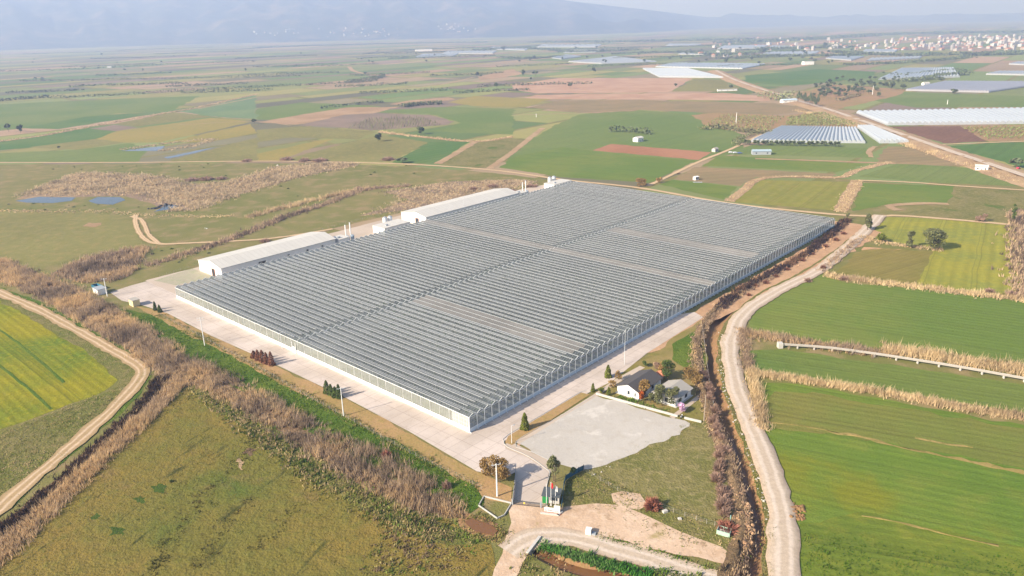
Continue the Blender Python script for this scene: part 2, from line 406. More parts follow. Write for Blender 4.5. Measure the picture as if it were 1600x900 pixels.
m_dirt = gmat('dirt_apron', S(220, 190, 162), S(208, 176, 146), S(226, 202, 178), big=.05, mid=.3, vary=.5, bump=.25, patch=[(S(164, 148, 92), .08, .59, .70, None), (S(190, 160, 130), .25, .58, .68, None)])
m_orange = gmat('orange_spoil_soil', S(206, 166, 130), S(194, 154, 118), S(168, 132, 98), big=.05, mid=.3, vary=.5, bump=.5)
m_lawn = gmat('worn_lawn', S(140, 130, 80), S(122, 120, 64), S(156, 142, 98), big=.06, mid=.4, vary=.7, bump=.6, k3=.8,
              patch=[(S(98, 114, 44), .04, .58, .68, None)])
m_garden = gmat('garden_grass', S(158, 138, 88), S(136, 126, 66), S(116, 118, 54), big=.06, mid=.3, vary=.5, bump=.3)
m_marsh = gmat('marsh_reed_ground', S(178, 150, 116), S(160, 136, 112), S(128, 112, 92), big=.03, mid=.15, vary=.8, bump=1.2)
m_reedg = gmat('reed_litter', S(150, 122, 92), S(128, 104, 80), S(104, 86, 66), big=.04, mid=.4, vary=.8, bump=.8)
m_bank = gmat('ditch_bank', S(160, 132, 98), S(126, 104, 78), S(96, 84, 60), big=.05, mid=.4, vary=.8, bump=.9)
m_ditchside = gmat('ditch_earth', S(172, 132, 94), S(154, 118, 84), S(134, 114, 70), big=.05, mid=.4, vary=.5, bump=.3)
m_road = roadmat('gravel_road', S(196, 172, 148), S(220, 202, 184), S(202, 182, 160))
m_track = roadmat('earth_track', S(176, 150, 110), S(216, 188, 156), S(184, 156, 116))
m_trackred = roadmat('tan_farm_track', S(180, 152, 112), S(222, 194, 156), S(204, 172, 134))

# ------------------------------------------------------------------ base ground, far plain, hills
DITCH = [(1334, 350), (1275, 398), (1225, 428), (1172, 457), (1134, 487), (1114, 515), (1109, 545), (1114, 585), (1126, 630), (1143, 675), (1160, 720), (1176, 770), (1186, 820), (1183, 862), (1170, 905), (1150, 945)]
DITCH2 = [(838, 857), (872, 876), (915, 889), (965, 897), (1020, 908), (1075, 930)]
def hole(px, w):
    C = smooth_line(GP(px), 3.0); N = frames(C); Lf = C - N * w; Rt = C + N * w
    return [Vector((p[0], p[1], 0)) for p in list(Rt) + list(Lf[::-1])]
outer = [Vector((26000 * math.cos(t), 26000 * math.sin(t), 0)) for t in np.linspace(0, 2 * math.pi, 48, endpoint=False)]
loops = [outer, hole(DITCH, 3.25), hole(DITCH2, 2.7)]
allp = [p for l in loops for p in l]
tri = tessellate_polygon(loops); TF = []
for t in tri:
    a, b_, c = [allp[i] for i in t]
    TF.append(t if (b_ - a).cross(c - a).z > 0 else tuple(reversed(t)))
tag(mk('ground', allp, TF, m_base), kind='structure')

def plain():
    """patchwork of far fields"""
    V, Fc, T = [], [], []
    ang = TH + .06; a1 = np.array([math.cos(ang), math.sin(ang)]); a2 = np.array([-a1[1], a1[0]])
    palg = [(126, 138, 82), (138, 144, 88), (112, 130, 74), (148, 148, 88), (156, 148, 90)]
    palb = [(164, 142, 112), (176, 148, 120), (142, 124, 108), (150, 138, 106), (132, 126, 96), (120, 116, 92)]
    rg = np.random.default_rng(5)
    b = -7000.0
    while b < 9800:
        d0 = max(abs(b), 800); wb = rg.uniform(34, 96) * (1 + d0 / 7000)
        a = -7000.0 + rg.uniform(0, 300)
        while a < 11000:
            la = rg.uniform(90, 360) * (1 + math.hypot(a, b) / 7000)
            c = a1 * (a + la / 2) + a2 * (b + wb / 2); r = np.linalg.norm(c)
            if c[1] > 560 and r < 9800 and abs(math.atan2(c[0], c[1])) < .80:
                far = min(1, max(0, (r - 1400) / 3000)); pal = palg if rg.random() < .64 - .16 * far else palb
                col = np.array(S(*pal[rg.integers(len(pal))])) * rg.uniform(.86, 1.12)
                e = rg.uniform(1.5, 5); sk = rg.uniform(-12, 12)
                qs = [a1 * (a + e) + a2 * (b + e), a1 * (a + la - e + sk) + a2 * (b + e), a1 * (a + la - e) + a2 * (b + wb - e), a1 * (a + e + sk) + a2 * (b + wb - e)]
                i = len(V); V += [(q[0], q[1], .012) for q in qs]; Fc.append((i, i + 1, i + 2, i + 3)); T += [col] * 4
            a += la
        b += wb
    nb = NB('far_field_crops'); a = nb.n('ShaderNodeAttribute'); a.attribute_name = 'tint'
    pos = nb.n('ShaderNodeNewGeometry').outputs['Position']
    n = nb.noise(pos, .02, 4); n2 = nb.noise(pos, .004, 3)
    col = nb.val(a.outputs['Color'], nb.math('ADD', .7, nb.math('MULTIPLY', nb.math('ADD', n, n2), .3)))
    tag(mk('far_fields', V, Fc, nb.done(nb.bsdf(col, .95, .1)), tint=np.array(T)), kind='structure')
plain()

def hills():
    sk_x = [-300, -100, 0, 220, 420, 600, 760, 830, 900, 1000, 1100, 1200, 1300, 1400, 1700]
    sk_y = [40, 18, 7, -1, -30, -34, -16, 0, 8, 17, 27, 28, 26.3, 24.2, 17]
    nA, nR = 260, 44
    xs = np.linspace(-260, 1640, nA); V = np.zeros((nA, nR, 3))
    for i, px in enumerate(xs):
        hy = 60.7 - .0257 * px; d = ray(px, hy); az = d[:2] / np.linalg.norm(d[:2])
        top = max(0.0, hy - np.interp(px, sk_x, sk_y)) / F * 1.0
        rf = np.interp(px, [0, 300, 500, 800, 1000, 1100, 1250], [9600, 9800, 9300, 8800, 9800, 13000, 15500]) + 300 * mnoise.noise(Vector((px * .012, 2, 1)))
        rr = rf + 3900; Hm = 120 + top * rr / .97
        if top <= 0: Hm = 0
        for j in range(nR):
            t = j / (nR - 1); r = rf + 6400 * t
            tt = min(1, t * 6400 / 3900)
            h = (tt ** 1.25) * Hm if t * 6400 < 3900 else Hm * max(0, 1 - ((t * 6400 - 3900) / 2500) ** 2)
            q = Vector((px * .014, t * 4.0, 0)); nn = mnoise.fractal(q, 1.0, 2.0, 5) + .5 * (1 - abs(mnoise.noise(Vector((px * .02, t * 1.3, 5)))) * 2)
            h = h * (1 + .0 * nn) + nn * 120 * math.sin(min(1, tt) * math.pi) * (Hm > 50)
            p = az * r; V[i, j] = (p[0], p[1], max(h, 0) - (1.0 if j == 0 else 0))
    idx = np.arange(nA * nR).reshape(nA, nR)
    Fq = np.stack([idx[:-1, :-1], idx[:-1, 1:], idx[1:, 1:], idx[1:, :-1]], -1).reshape(-1, 4)[:, ::-1]
    m = gmat('scrubby_hillside', S(40, 48, 36), S(60, 66, 48), S(120, 104, 84), big=.0012, mid=.004, fine=.02, bump=0.0, vary=.9, k3=.8)
    o = tag(mk('hills', V.reshape(-1, 3), Fq, m, smooth=True), kind='structure')
    return V, Fq
HV, HF = hills()
HBVH = BVHTree.FromPolygons([tuple(v) for v in HV.reshape(-1, 3)], [tuple(f) for f in HF])

# ------------------------------------------------------------------ traced fields (pixel outlines laid on the ground)
fields = [
 ([(-60, 257), (200, 256), (400, 255), (520, 256), (640, 260), (770, 270), (880, 284), (846, 292), (700, 322), (640, 330), (540, 352), (310, 414), (240, 440), (170, 440), (60, 420), (-60, 400)], m_base),
 # left background
 ([(-60, 166), (190, 154), (312, 150), (265, 174), (184, 177), (-60, 212)], m_g1),
 ([(35, 200), (135, 182), (205, 177), (222, 181), (90, 202)], m_g2),
 ([(-60, 228), (140, 200), (205, 207), (150, 217), (60, 230), (-60, 240)], m_g2),
 ([(45, 230), (150, 217), (195, 223), (120, 234)], m_g3),
 ([(-60, 242), (120, 234), (200, 224), (236, 231), (214, 253), (-60, 254)], m_g1),
 ([(150, 217), (182, 205), (330, 184), (395, 190), (252, 222), (195, 223)], m_g4),
 ([(178, 194), (270, 175), (332, 182), (215, 198)], m_g3),
 ([(276, 174), (400, 149), (402, 187), (350, 184)], m_g6),
 ([(140, 201), (178, 195), (214, 199), (182, 205)], m_mauve),
 ([(262, 252), (402, 215), (402, 252)], m_g3),
 ([(256, 223), (392, 193), (402, 208), (330, 221)], m_g4),
 ([(402, 170), (470, 160), (580, 165), (602, 168), (432, 188), (402, 187)], m_g1),
 ([(402, 191), (540, 168), (622, 167), (580, 178), (462, 195)], m_tan),
 ([(466, 196), (540, 179), (590, 177), (672, 180), (710, 190), (700, 195), (580, 204), (540, 200)], m_mauve),
 ([(600, 172), (690, 167), (802, 170), (802, 210), (668, 205), (720, 192), (672, 178), (592, 176)], m_g1),
 ([(402, 203), (470, 197), (588, 206), (560, 218), (452, 215), (402, 222)], m_g3),
 ([(612, 254), (672, 222), (734, 221), (682, 256)], m_g2),
 ([(402, 240), (500, 219), (522, 217), (436, 251), (402, 252)], m_g4),
 ([(437, 251), (560, 219), (592, 210), (668, 222), (612, 253), (522, 252)], m_g3),
 ([(684, 257), (744, 223), (800, 216), (826, 217), (766, 263)], m_lawn),
 # centre background
 ([(780, 262), (832, 217), (862, 198), (905, 179), (1000, 172), (1075, 178), (1165, 212), (1158, 238), (1100, 250), (1070, 258), (1012, 286), (880, 277)], m_g1),
 ([(880, 230), (925, 236), (1088, 252), (1012, 286), (880, 277), (782, 262), (806, 244)], m_r3),
 ([(926, 235), (955, 225), (1112, 238), (1092, 250)], m_soilred),
 ([(800, 132), (872, 122), (1082, 122), (1046, 144), (840, 146), (800, 140)], m_salmon),
 ([(812, 155), (840, 148), (1130, 145), (1213, 152), (1200, 158), (1000, 155)], m_salmon),
 ([(826, 168), (872, 157), (1000, 156), (1048, 158), (990, 174), (900, 176)], m_gbrown),
 ([(992, 171), (1052, 158), (1210, 161), (1280, 172), (1215, 179), (1170, 180)], m_gbrown),
 ([(1050, 143), (1086, 123), (1130, 125), (1155, 138), (1150, 143)], m_g3),
 ([(700, 160), (740, 150), (860, 155), (820, 168), (745, 166)], m_g4),
 ([(1080, 180), (1120, 176), (1228, 181), (1240, 190), (1190, 208), (1110, 200)], m_orch),
 ([(1228, 181), (1284, 174), (1350, 197), (1338, 201), (1220, 199)], m_orch),
 # right background
 ([(1390, 198), (1500, 197), (1542, 221), (1474, 224)], m_dsoil),
 ([(1502, 197), (1660, 194), (1660, 219), (1546, 221)], m_orch),
 ([(1482, 229), (1545, 223), (1660, 222), (1660, 272), (1600, 262)], m_g2),
 ([(1332, 151), (1395, 143), (1660, 152), (1660, 167), (1430, 168)], m_g1),
 ([(1130, 241), (1178, 226), (1290, 229), (1360, 232), (1362, 247), (1220, 243)], m_g1),
 ([(1096, 259), (1124, 243), (1200, 246), (1356, 257), (1308, 269), (1180, 263)], m_r3),
 ([(1052, 280), (1086, 261), (1180, 265), (1308, 272), (1300, 279), (1180, 277), (1156, 291)], m_gbrown),
 ([(1030, 288), (1052, 281), (1152, 292), (1132, 312)], m_r3),
 ([(1142, 315), (1188, 281), (1329, 284), (1311, 330)], m_g7),
 ([(1332, 330), (1347, 286), (1492, 291), (1480, 318), (1404, 317)], m_r3),
 ([(1404, 333), (1482, 321), (1497, 293), (1660, 302), (1660, 356)], m_lawn),
 ([(1342, 276), (1402, 256), (1530, 263), (1594, 291), (1470, 286)], m_g1),
 ([(1366, 255), (1386, 229), (1420, 229), (1528, 261)], m_gbrown),
 ([(1166, 118), (1280, 108), (1370, 112), (1360, 122), (1240, 134), (1160, 128)], m_g2),
 ([(1230, 150), (1300, 132), (1420, 140), (1400, 150), (1300, 172)], m_orch),
 # right foreground
 ([(1386, 339), (1480, 341), (1592, 350), (1598, 440), (1590, 466), (1430, 448), (1440, 400), (1460, 389), (1372, 373), (1358, 365)], m_g5),
 ([(1312, 420), (1350, 386), (1458, 393), (1430, 447), (1300, 431)], m_r2),
 ([(1172, 496), (1196, 466), (1282, 428), (1322, 442), (1450, 452), (1700, 484), (1700, 582), (1600, 569), (1440, 558), (1200, 524), (1170, 518)], m_r3),
 ([(1171, 548), (1222, 546), (1600, 601), (1700, 616), (1700, 662), (1600, 646), (1400, 615), (1178, 579)], m_r4),
 ([(1188, 598), (1252, 601), (1600, 664), (1720, 682), (1740, 960), (1252, 960), (1245, 900), (1242, 820), (1198, 694)], m_r5),
 # left foreground
 ([(-60, 452), (-4, 466), (40, 492), (100, 530), (150, 562), (184, 594), (150, 618), (0, 671), (-60, 690)], m_ygreen),
 ([(-60, 692), (0, 673), (150, 620), (188, 596), (206, 598), (176, 636), (116, 690), (56, 740), (-60, 824)], m_verge),
 ([(-60, 440), (0, 454), (66, 484), (136, 522), (196, 556), (218, 582), (206, 598), (186, 594), (150, 562), (100, 530), (40, 492), (-4, 468), (-60, 455)], m_verge),
 ([(0, 449), (60, 470), (130, 508), (220, 560), (236, 590), (196, 640), (110, 712), (0, 806), (-20, 820), (-20, 800), (110, 690), (200, 612), (218, 584), (196, 562), (120, 520), (50, 478)], m_lush),
 ([(292, 606), (330, 612), (420, 664), (540, 748), (640, 806), (700, 812), (720, 826), (768, 852), (772, 866), (752, 960), (-80, 960), (-60, 900), (40, 824), (160, 720), (240, 650)], m_olive),
 ([(290, 604), (330, 610), (420, 662), (540, 745), (640, 803), (720, 826), (760, 850), (700, 852), (600, 812), (500, 760), (420, 700), (340, 640)], m_verge),
 ([(186, 482), (240, 492), (320, 534), (450, 603), (600, 680), (742, 757), (757, 786), (735, 802), (650, 768), (520, 698), (400, 623), (280, 550), (205, 505)], m_lush),
 ([(205, 476), (262, 490), (330, 525), (540, 622), (745, 737), (800, 762), (798, 787), (756, 780), (742, 759), (600, 682), (450, 605), (320, 536), (240, 494)], m_brown),
 # marsh north-west of the sheds
 ([(22, 312), (70, 290), (112, 272), (150, 270), (250, 276), (300, 290), (360, 284), (430, 262), (535, 254), (560, 258), (470, 276), (380, 302), (300, 328), (262, 330), (230, 316), (195, 306), (120, 308)], m_marsh),
 ([(600, 300), (700, 284), (800, 280), (842, 284), (700, 318), (650, 326), (560, 338), (640, 312)], m_marsh),
 ([(80, 428), (140, 400), (230, 386), (222, 398), (200, 432), (165, 440), (120, 440)], m_reedg),
 ([(330, 352), (470, 322), (560, 306), (640, 316), (560, 345), (440, 366), (310, 396), (220, 420), (226, 396), (300, 376)], m_lawn),
 ([(0, 330), (120, 330), (220, 340), (215, 372), (235, 384), (130, 396), (60, 424), (-40, 408), (-60, 330)], m_g3),
]
for pts, m in fields: sheet('field', pts, m)
layer(.09)
# pale road belts and ponds
sheet('pond', [(24, 314), (62, 307.5), (118, 308.5), (112, 314), (82, 317.5), (40, 316.5)], m_water, amp=.4)
sheet('pond', [(138, 314), (152, 308), (188, 308), (196, 313), (176, 320), (150, 318.5)], m_water, amp=.4)
sheet('pond', [(240, 331), (262, 320), (284, 321), (268, 327)], m_water, amp=.4)
sheet('pond', [(188, 236), (226, 231), (258, 228), (250, 236)], m_water, amp=.4)
sheet('pond', [(256, 246), (296, 238), (340, 229), (304, 239.5), (262, 248)], m_water, amp=.4)
for pts in ([(135, 350), (160, 348), (148, 354), (128, 354)],): sheet('bare_patch', pts, m_tan, amp=.2)
sheet('pale_earth_mound', [(640, 157), (700, 152), (712, 156), (640, 165), (608, 163)], m_tan)
sheet('pale_earth_mound', [(745, 120), (800, 108), (820, 115), (790, 121), (752, 125)], m_tan)
layer(.16)
# tan lanes and reed margins between the fields
m_lane = gmat('dry_lane_margin', S(192, 162, 126), S(178, 146, 112), S(150, 130, 90), big=.05, vary=.6, bump=.5)
for pts, w in [([(-40, 226), (60, 213), (140, 198), (250, 178), (310, 168), (402, 147)], 9), ([(402, 152), (350, 162), (310, 170)], 6),
               ([(592, 206), (650, 213), (740, 221), (800, 214)], 9), ([(684, 256), (712, 240), (742, 222)], 8), ([(764, 264), (798, 240), (828, 216), (848, 200)], 7),
               ([(1312, 331), (1326, 306), (1340, 282)], 9), ([(1138, 315), (1162, 297), (1186, 280), (1240, 276), (1312, 277), (1340, 266), (1392, 253)], 7),
               ([(1180, 248), (1300, 252), (1400, 256)], 6), ([(1362, 246), (1358, 236), (1368, 229)], 5), ([(1404, 329), (1390, 322), (1440, 318), (1482, 319)], 6),
               ([(800, 180), (900, 177), (990, 173)], 4), ([(402, 187), (350, 184), (330, 182)], 3), ([(280, 195), (395, 190), (455, 196)], 3),
               ([(545, 104), (556, 112), (600, 118), (720, 124)], 14), ([(620, 140), (690, 132), (740, 121)], 8)]:
    ribbon('field_margin', pts, w, m_lane, amp=.8, step=6)
layer(.23)
ribbon('farm_track', [(-60, 254), (200, 254), (400, 252), (520, 253.5), (640, 257), (770, 266), (880, 281), (1000, 294), (1140, 318), (1300, 335), (1370, 338), (1420, 338), (1600, 353), (1660, 358)], 4.5, m_trackred, step=6)
ribbon('farm_track', [(1012, 291), (1052, 272), (1092, 253), (1142, 233), (1182, 214), (1205, 205)], 4.2, m_trackred, step=6)
ribbon('farm_track', [(1340, 282), (1420, 285), (1500, 291), (1660, 301)], 4, m_trackred, step=6)
ribbon('farm_track', [(1470, 226), (1545, 223), (1660, 219)], 4, m_trackred, step=6)
ribbon('embankment', [(1118, 111), (1150, 127), (1230, 154), (1290, 172), (1360, 196), (1420, 217), (1480, 238), (1560, 265), (1680, 306)], 30, m_lane, step=8, amp=1.5,
       profile=[(-17, -.05), (-8, 1.6), (8, 1.6), (20, -.05)])
ribbon('road', [(1118, 111), (1150, 127), (1230, 154), (1290, 172), (1360, 196), (1420, 217), (1480, 238), (1560, 265), (1680, 306)], 8, m_road, z=2.3, step=8)
ribbon('dirt_track', [(212, 336), (212, 350), (222, 370), (246, 381), (300, 380), (400, 375), (460, 368), (520, 358)], 3.2, m_trackred)
ribbon('dirt_track', [(205, 338), (222, 345), (232, 366), (248, 381)], 3.0, m_trackred)
ribbon('dirt_track', [(-60, 434), (0, 458), (60, 484), (130, 522), (180, 550), (212, 570), (222, 584), (208, 606), (176, 640), (118, 692), (58, 742), (0, 795), (-50, 840)], 5.4, m_track, amp=.6)
# gravel road along the ditch, raised like a causeway
RROAD = [(1376, 337), (1356, 358), (1320, 390), (1280, 422), (1215, 455), (1168, 485), (1148, 515), (1141, 548), (1149, 600), (1164, 640), (1185, 690), (1205, 745), (1220, 800), (1226, 850), (1224, 905), (1218, 960)]
ribbon('gravel_road', RROAD, 7.2, m_road, step=3, raise_=.12, amp=.5)
ribbon('grass_shoulder', [(1352, 355), (1300, 395), (1245, 430), (1190, 457), (1150, 490), (1132, 520), (1127, 555), (1133, 600), (1148, 645), (1166, 690), (1184, 742), (1198, 795), (1204, 850), (1199, 905), (1190, 950)], 2.6, m_verge, z=.09, amp=.6)
# ditches cut into the ground
ribbon('ditch', DITCH[::-1], 7, m_ditchside, z=0, step=3, amp=.35, profile=[(-3.6, .05), (-2.9, -.6), (-2.2, -2.2), (.4, -2.3), (1.3, -1.7), (3.6, .06)])
ribbon('ditch_bank', DITCH[::-1], 7, m_bank, z=0, step=1.5, amp=.7, profile=[(-6.8, .02), (-5.6, .35), (-4.7, .75), (-4.0, .9), (-3.4, .5), (-2.75, -.5)])
ribbon('ditch_water', DITCH[9:], 1.5, m_mud, z=-2.15, step=3, profile=[(-1.0, 0), (.9, 0)], amp=.15)
ribbon('ditch', DITCH2, 7, m_ditchside, z=0, step=2, amp=.3, profile=[(-3.0, .05), (-1.9, -.9), (-1.3, -1.2), (1.3, -1.2), (1.9, -.9), (3.0, .05)])
ribbon('ditch_water', DITCH2, 3, m_mud, z=-1.0, step=2, profile=[(-1.7, 0), (1.7, 0)], amp=.2)
sheet('muddy_pool', [(726, 816), (738, 811), (760, 818), (778, 830), (772, 838), (748, 833)], m_mud, amp=1.0, seg=1.2)
sheet('bare_earth', [(722, 806), (745, 806), (776, 822), (786, 838), (768, 846), (735, 836), (718, 822)], m_ditchside, amp=2.0, seg=1.5, z=.045)
# compound
layer(.10)
sheet('orange_verge', [UV(-6, -18)[:2], UV(60, -9)[:2], UV(130, -14)[:2], UV(200, -24)[:2], UV(318, -26)[:2], UV(330, -10)[:2], UV(330, 214)[:2], UV(316, 214)[:2], UV(316, -3)[:2], UV(60, -3)[:2]], m_orange, world=True, amp=1.2)
sheet('garden', [(925, 611), (955, 592), (1010, 557), (1095, 500), (1102, 540), (1106, 585), (1116, 640), (1096, 658), (1085, 662), (935, 615)], m_garden)
sheet('green_patch', [(1050, 538), (1094, 512), (1098, 545), (1102, 572), (1070, 575), (1050, 562)], m_lush, amp=1.0)
sheet('lawn', [(905, 737), (940, 728), (1000, 704), (1080, 663), (1112, 655), (1128, 690), (1142, 735), (1150, 780), (1146, 812), (1100, 812), (1044, 786), (1000, 772), (960, 752)], m_lawn, amp=.8)
sheet('weedy_ground', [(880, 748), (905, 735), (960, 752), (1044, 790), (1150, 826), (1166, 850), (1160, 880), (1100, 866), (1040, 838), (980, 800), (910, 790), (880, 780)], m_verge, amp=1.0)
sheet('dirt_apron', [(799, 780), (850, 784), (860, 797), (884, 792), (930, 787), (972, 790), (1010, 806), (1060, 830), (1130, 856), (1156, 884), (1060, 868), (980, 846), (900, 832), (842, 838), (830, 858), (806, 905), (790, 960), (752, 960), (772, 890), (790, 840)], m_dirt, amp=.9)
ribbon('gravel_road', [(792, 862), (818, 846), (850, 837), (900, 842), (960, 858), (1020, 876), (1100, 902), (1200, 936)], 7.0, m_road, amp=.5)
sheet('earth_mound', [(955, 772), (972, 768), (1000, 772), (1012, 790), (998, 797), (972, 793), (958, 785)], m_dirt, amp=.6)
sheet('concrete_yard', [(172, 457), (206, 446), (240, 437), (272, 446), (310, 428), (640, 480), (1000, 500), (1085, 488), (1099, 496), (1010, 553), (955, 597), (922, 613), (862, 648), (802, 680), (788, 690), (790, 702), (826, 716), (858, 738), (856, 748), (848, 790), (800, 784), (806, 738), (790, 746), (745, 737), (640, 675), (540, 622), (420, 565), (330, 525), (262, 490), (225, 478), (190, 470)], m_concrete, amp=0)
sheet('service_road', [UV(2, 200)[:2], UV(2, 238)[:2], UV(60, 238)[:2], UV(200, 240)[:2], UV(322, 224)[:2], UV(322, 200)[:2]], m_path, world=True, amp=.3)
sheet('turf_strip', [(240, 439), (300, 420), (345, 436), (300, 441), (275, 446)], gmat('artificial_turf_grey', S(186, 176, 152), S(180, 172, 148), S(150, 160, 118)), amp=.1)
sheet('parking_gravel', [(806, 692), (932, 619), (1078, 662), (1062, 680), (1000, 704), (940, 729), (905, 735), (866, 724), (832, 708)], m_grav, amp=.9, seg=2.0)
sheet('grass_island', [(789, 692), (794, 682), (862, 641), (908, 614), (922, 617), (880, 644), (812, 688), (800, 696)], m_brown, amp=.1)
sheet('footpath', [(806, 690), (880, 647), (926, 618), (960, 594), (1000, 572), (1008, 575), (962, 601), (932, 620), (886, 648), (812, 694)], m_path, amp=.1)
sheet('footpath', [(1046, 652), (1098, 612), (1102, 616), (1053, 655)], m_path, amp=.1)


m_streak = gmat('thin_bare_soil_streak', S(176, 152, 96), S(160, 140, 80), S(124, 122, 56), big=.06, mid=.5, vary=.5, k3=.8)
m_patchy = greens('sparse_wheat', (102, 124, 50), (114, 126, 56), (94, 120, 46), big=.02, mid=.10, rows=(rdir((1250, 640), (1600, 700)), 3.2, .09), patch=(S(168, 138, 88), .03, .66, .80, rdir((1250, 640), (1600, 700))))
sheet('field', [(1210, 612), (1300, 618), (1600, 670), (1700, 690), (1700, 752), (1600, 732), (1450, 704), (1330, 682), (1206, 668), (1200, 640)], m_patchy, z=.075, amp=2.0)
sheet('field', [(1250, 818), (1340, 800), (1460, 826), (1600, 856), (1720, 880), (1740, 960), (1252, 960)], greens('yellower_wheat', (102, 128, 38), (90, 120, 36), (116, 132, 44), rows=(rdir((1250, 820), (1600, 880)), 3.0, .1)), z=.08, amp=1.0)
ribbon('soil_streak', [(1290, 672), (1370, 690), (1450, 708), (1530, 724), (1640, 748)], 1.3, m_streak, z=.10, amp=.9, raise_=.004, step=2)
ribbon('soil_streak', [(1430, 684), (1470, 692), (1520, 700)], .8, m_streak, z=.10, amp=.5, raise_=.004, step=2)
ribbon('soil_streak', [(1346, 806), (1420, 820), (1480, 836), (1560, 852)], .6, m_streak, z=.10, amp=.5, raise_=.004, step=2)
ribbon('soil_streak', [(1190, 660), (1240, 664), (1290, 672)], .8, m_streak, z=.10, amp=.4, raise_=.004, step=2)
def oval(name, cx, cy, a, b_, m, z=.09):
    sheet(name, [(cx + a * math.cos(t) * q, cy + b_ * math.sin(t) * q) for t, q in zip(np.linspace(0, 2 * math.pi, 13, endpoint=False), RNG.uniform(.45, 1.35, 13))], m, z=z, amp=.7, seg=.8)
m_dgreen = gmat('dark_clover', S(84, 100, 40), S(74, 94, 34), None, vary=.8, bump=.8)
for cx, cy, a, b_ in ((183, 831, 14, 8), (251, 763, 12, 8), (218, 781, 9, 6), (150, 808, 8, 5)): oval('clover_patch', cx, cy, a, b_, m_dgreen)
oval('bare_salt_patch', 376, 726, 6, 9, m_lane); oval('bare_salt_patch', 388, 706, 13, 6, m_reedg)
oval('bare_patch', 148, 351, 16, 3, m_tan)
for y0, y1 in ((516, 590), (548, 600)):
    ribbon('wheel_track', [(-60, y0 - 62 + 30), (0, y0), (60, y0 + 46), (100, y0 + 82)] if y0 < 530 else [(-60, 528), (0, 572), (50, 612), (80, 640)], 1.1, m_lush, z=.09, amp=.15, raise_=.004)

sheet('footpath', [(800, 691), (832, 708), (868, 724), (866, 737), (860, 739), (826, 716), (790, 702), (789, 694)], m_path, amp=.1, z=.112)
m_rut = gmat('wheel_rut', S(192, 158, 128), S(206, 174, 144), None, vary=.5, bump=.2)

# ------------------------------------------------------------------ the big glasshouse
def glass(name, col, opaque, bar=None, rough=.25, barcol=(.6, .62, .62), tint=(.82, .85, .87), dirt=.15, spec=.5):
    b = NB(name); tc = b.n('ShaderNodeTexCoord').outputs['Object']; pos = b.n('ShaderNodeNewGeometry').outputs['Position']
    n = b.noise(pos, .05, 5, .65); n2 = b.noise(pos, .9, 3)
    oi = b.n('ShaderNodeObjectInfo').outputs['Random']
    c = b.val(b.mix(0.0, col, col), b.math('ADD', 1 - dirt * 1.6, b.math('ADD', b.math('MULTIPLY', oi, .22), b.math('MULTIPLY', b.math('ADD', b.math('MULTIPLY', n, 2.0), n2), dirt))))
    fac = b.math('ADD', opaque - .15, b.math('MULTIPLY', n, .3))
    if bar:
        for ax, spc, w in bar:
            sx = b.n('ShaderNodeSeparateXYZ'); b.link(tc, sx.inputs[0])
            f = b.math('FRACT', b.math('DIVIDE', sx.outputs[ax], spc))
            m = b.math('LESS_THAN', f, w / spc)
            c = b.mix(m, c, barcol); fac = b.math('MAXIMUM', fac, m)
    p = b.bsdf(c, rough, spec)
    t = b.n('ShaderNodeBsdfTransparent'); t.inputs[0].default_value = (*tint, 1)
    mx = b.n('ShaderNodeMixShader'); b.setin(mx, 0, fac); b.link(t.outputs[0], mx.inputs[1]); b.link(p.outputs[0], mx.inputs[2])
    return b.done(mx)
g_roof = glass('roof_glass', (.092, .102, .106), .52, [(1, 1.05, .06)], rough=.3, spec=.3, barcol=(.22, .24, .24))
g_vent = glass('vent_glass', (.148, .153, .151), .76, [(1, 1.05, .06)], rough=.4, spec=.3, barcol=(.22, .24, .24))
g_dusty = glass('dusty_roof_glass', (.142, .136, .128), .85, [(1, 1.05, .06)], rough=.5, dirt=.5, spec=.2, barcol=(.24, .24, .22))
g_wall = glass('wall_glass', (.33, .34, .30), .48, [(1, .8, .045)], rough=.3, barcol=(.36, .37, .36))
g_wall2 = glass('gable_glass', (.33, .37, .37), .45, [(0, 3.4022 / 4, .04), (2, 1.55, .05)], rough=.2, barcol=(.45, .47, .47))
m_alu = pmat('white_aluminium', (.78, .78, .76), .4)
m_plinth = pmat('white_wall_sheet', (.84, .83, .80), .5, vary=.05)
m_plinth_shade = pmat('shade_tinted_wall_sheet', (.52, .60, .66), .5, vary=.08)  # skirt on the sunless side: bluish shade put into its colour

def interior_mat():
    b = NB('growing_floor'); tc = b.n('ShaderNodeTexCoord').outputs['Object']
    sx = b.n('ShaderNodeSeparateXYZ'); b.link(tc, sx.inputs[0])
    return b.done(b.bsdf((.42, .42, .38), .9))
NB_ = 92; BAY = GL / NB_; RISE = .85
gh = empty('greenhouse', S0, TH)
tag(gh, 'huge glasshouse with ninety parallel glass ridges and open roof vents', 'greenhouse')
q = MB(); q.box(.4, .4, .1, GL - .4, GW - .4, .32); q.build('floor', interior_mat(), gh)
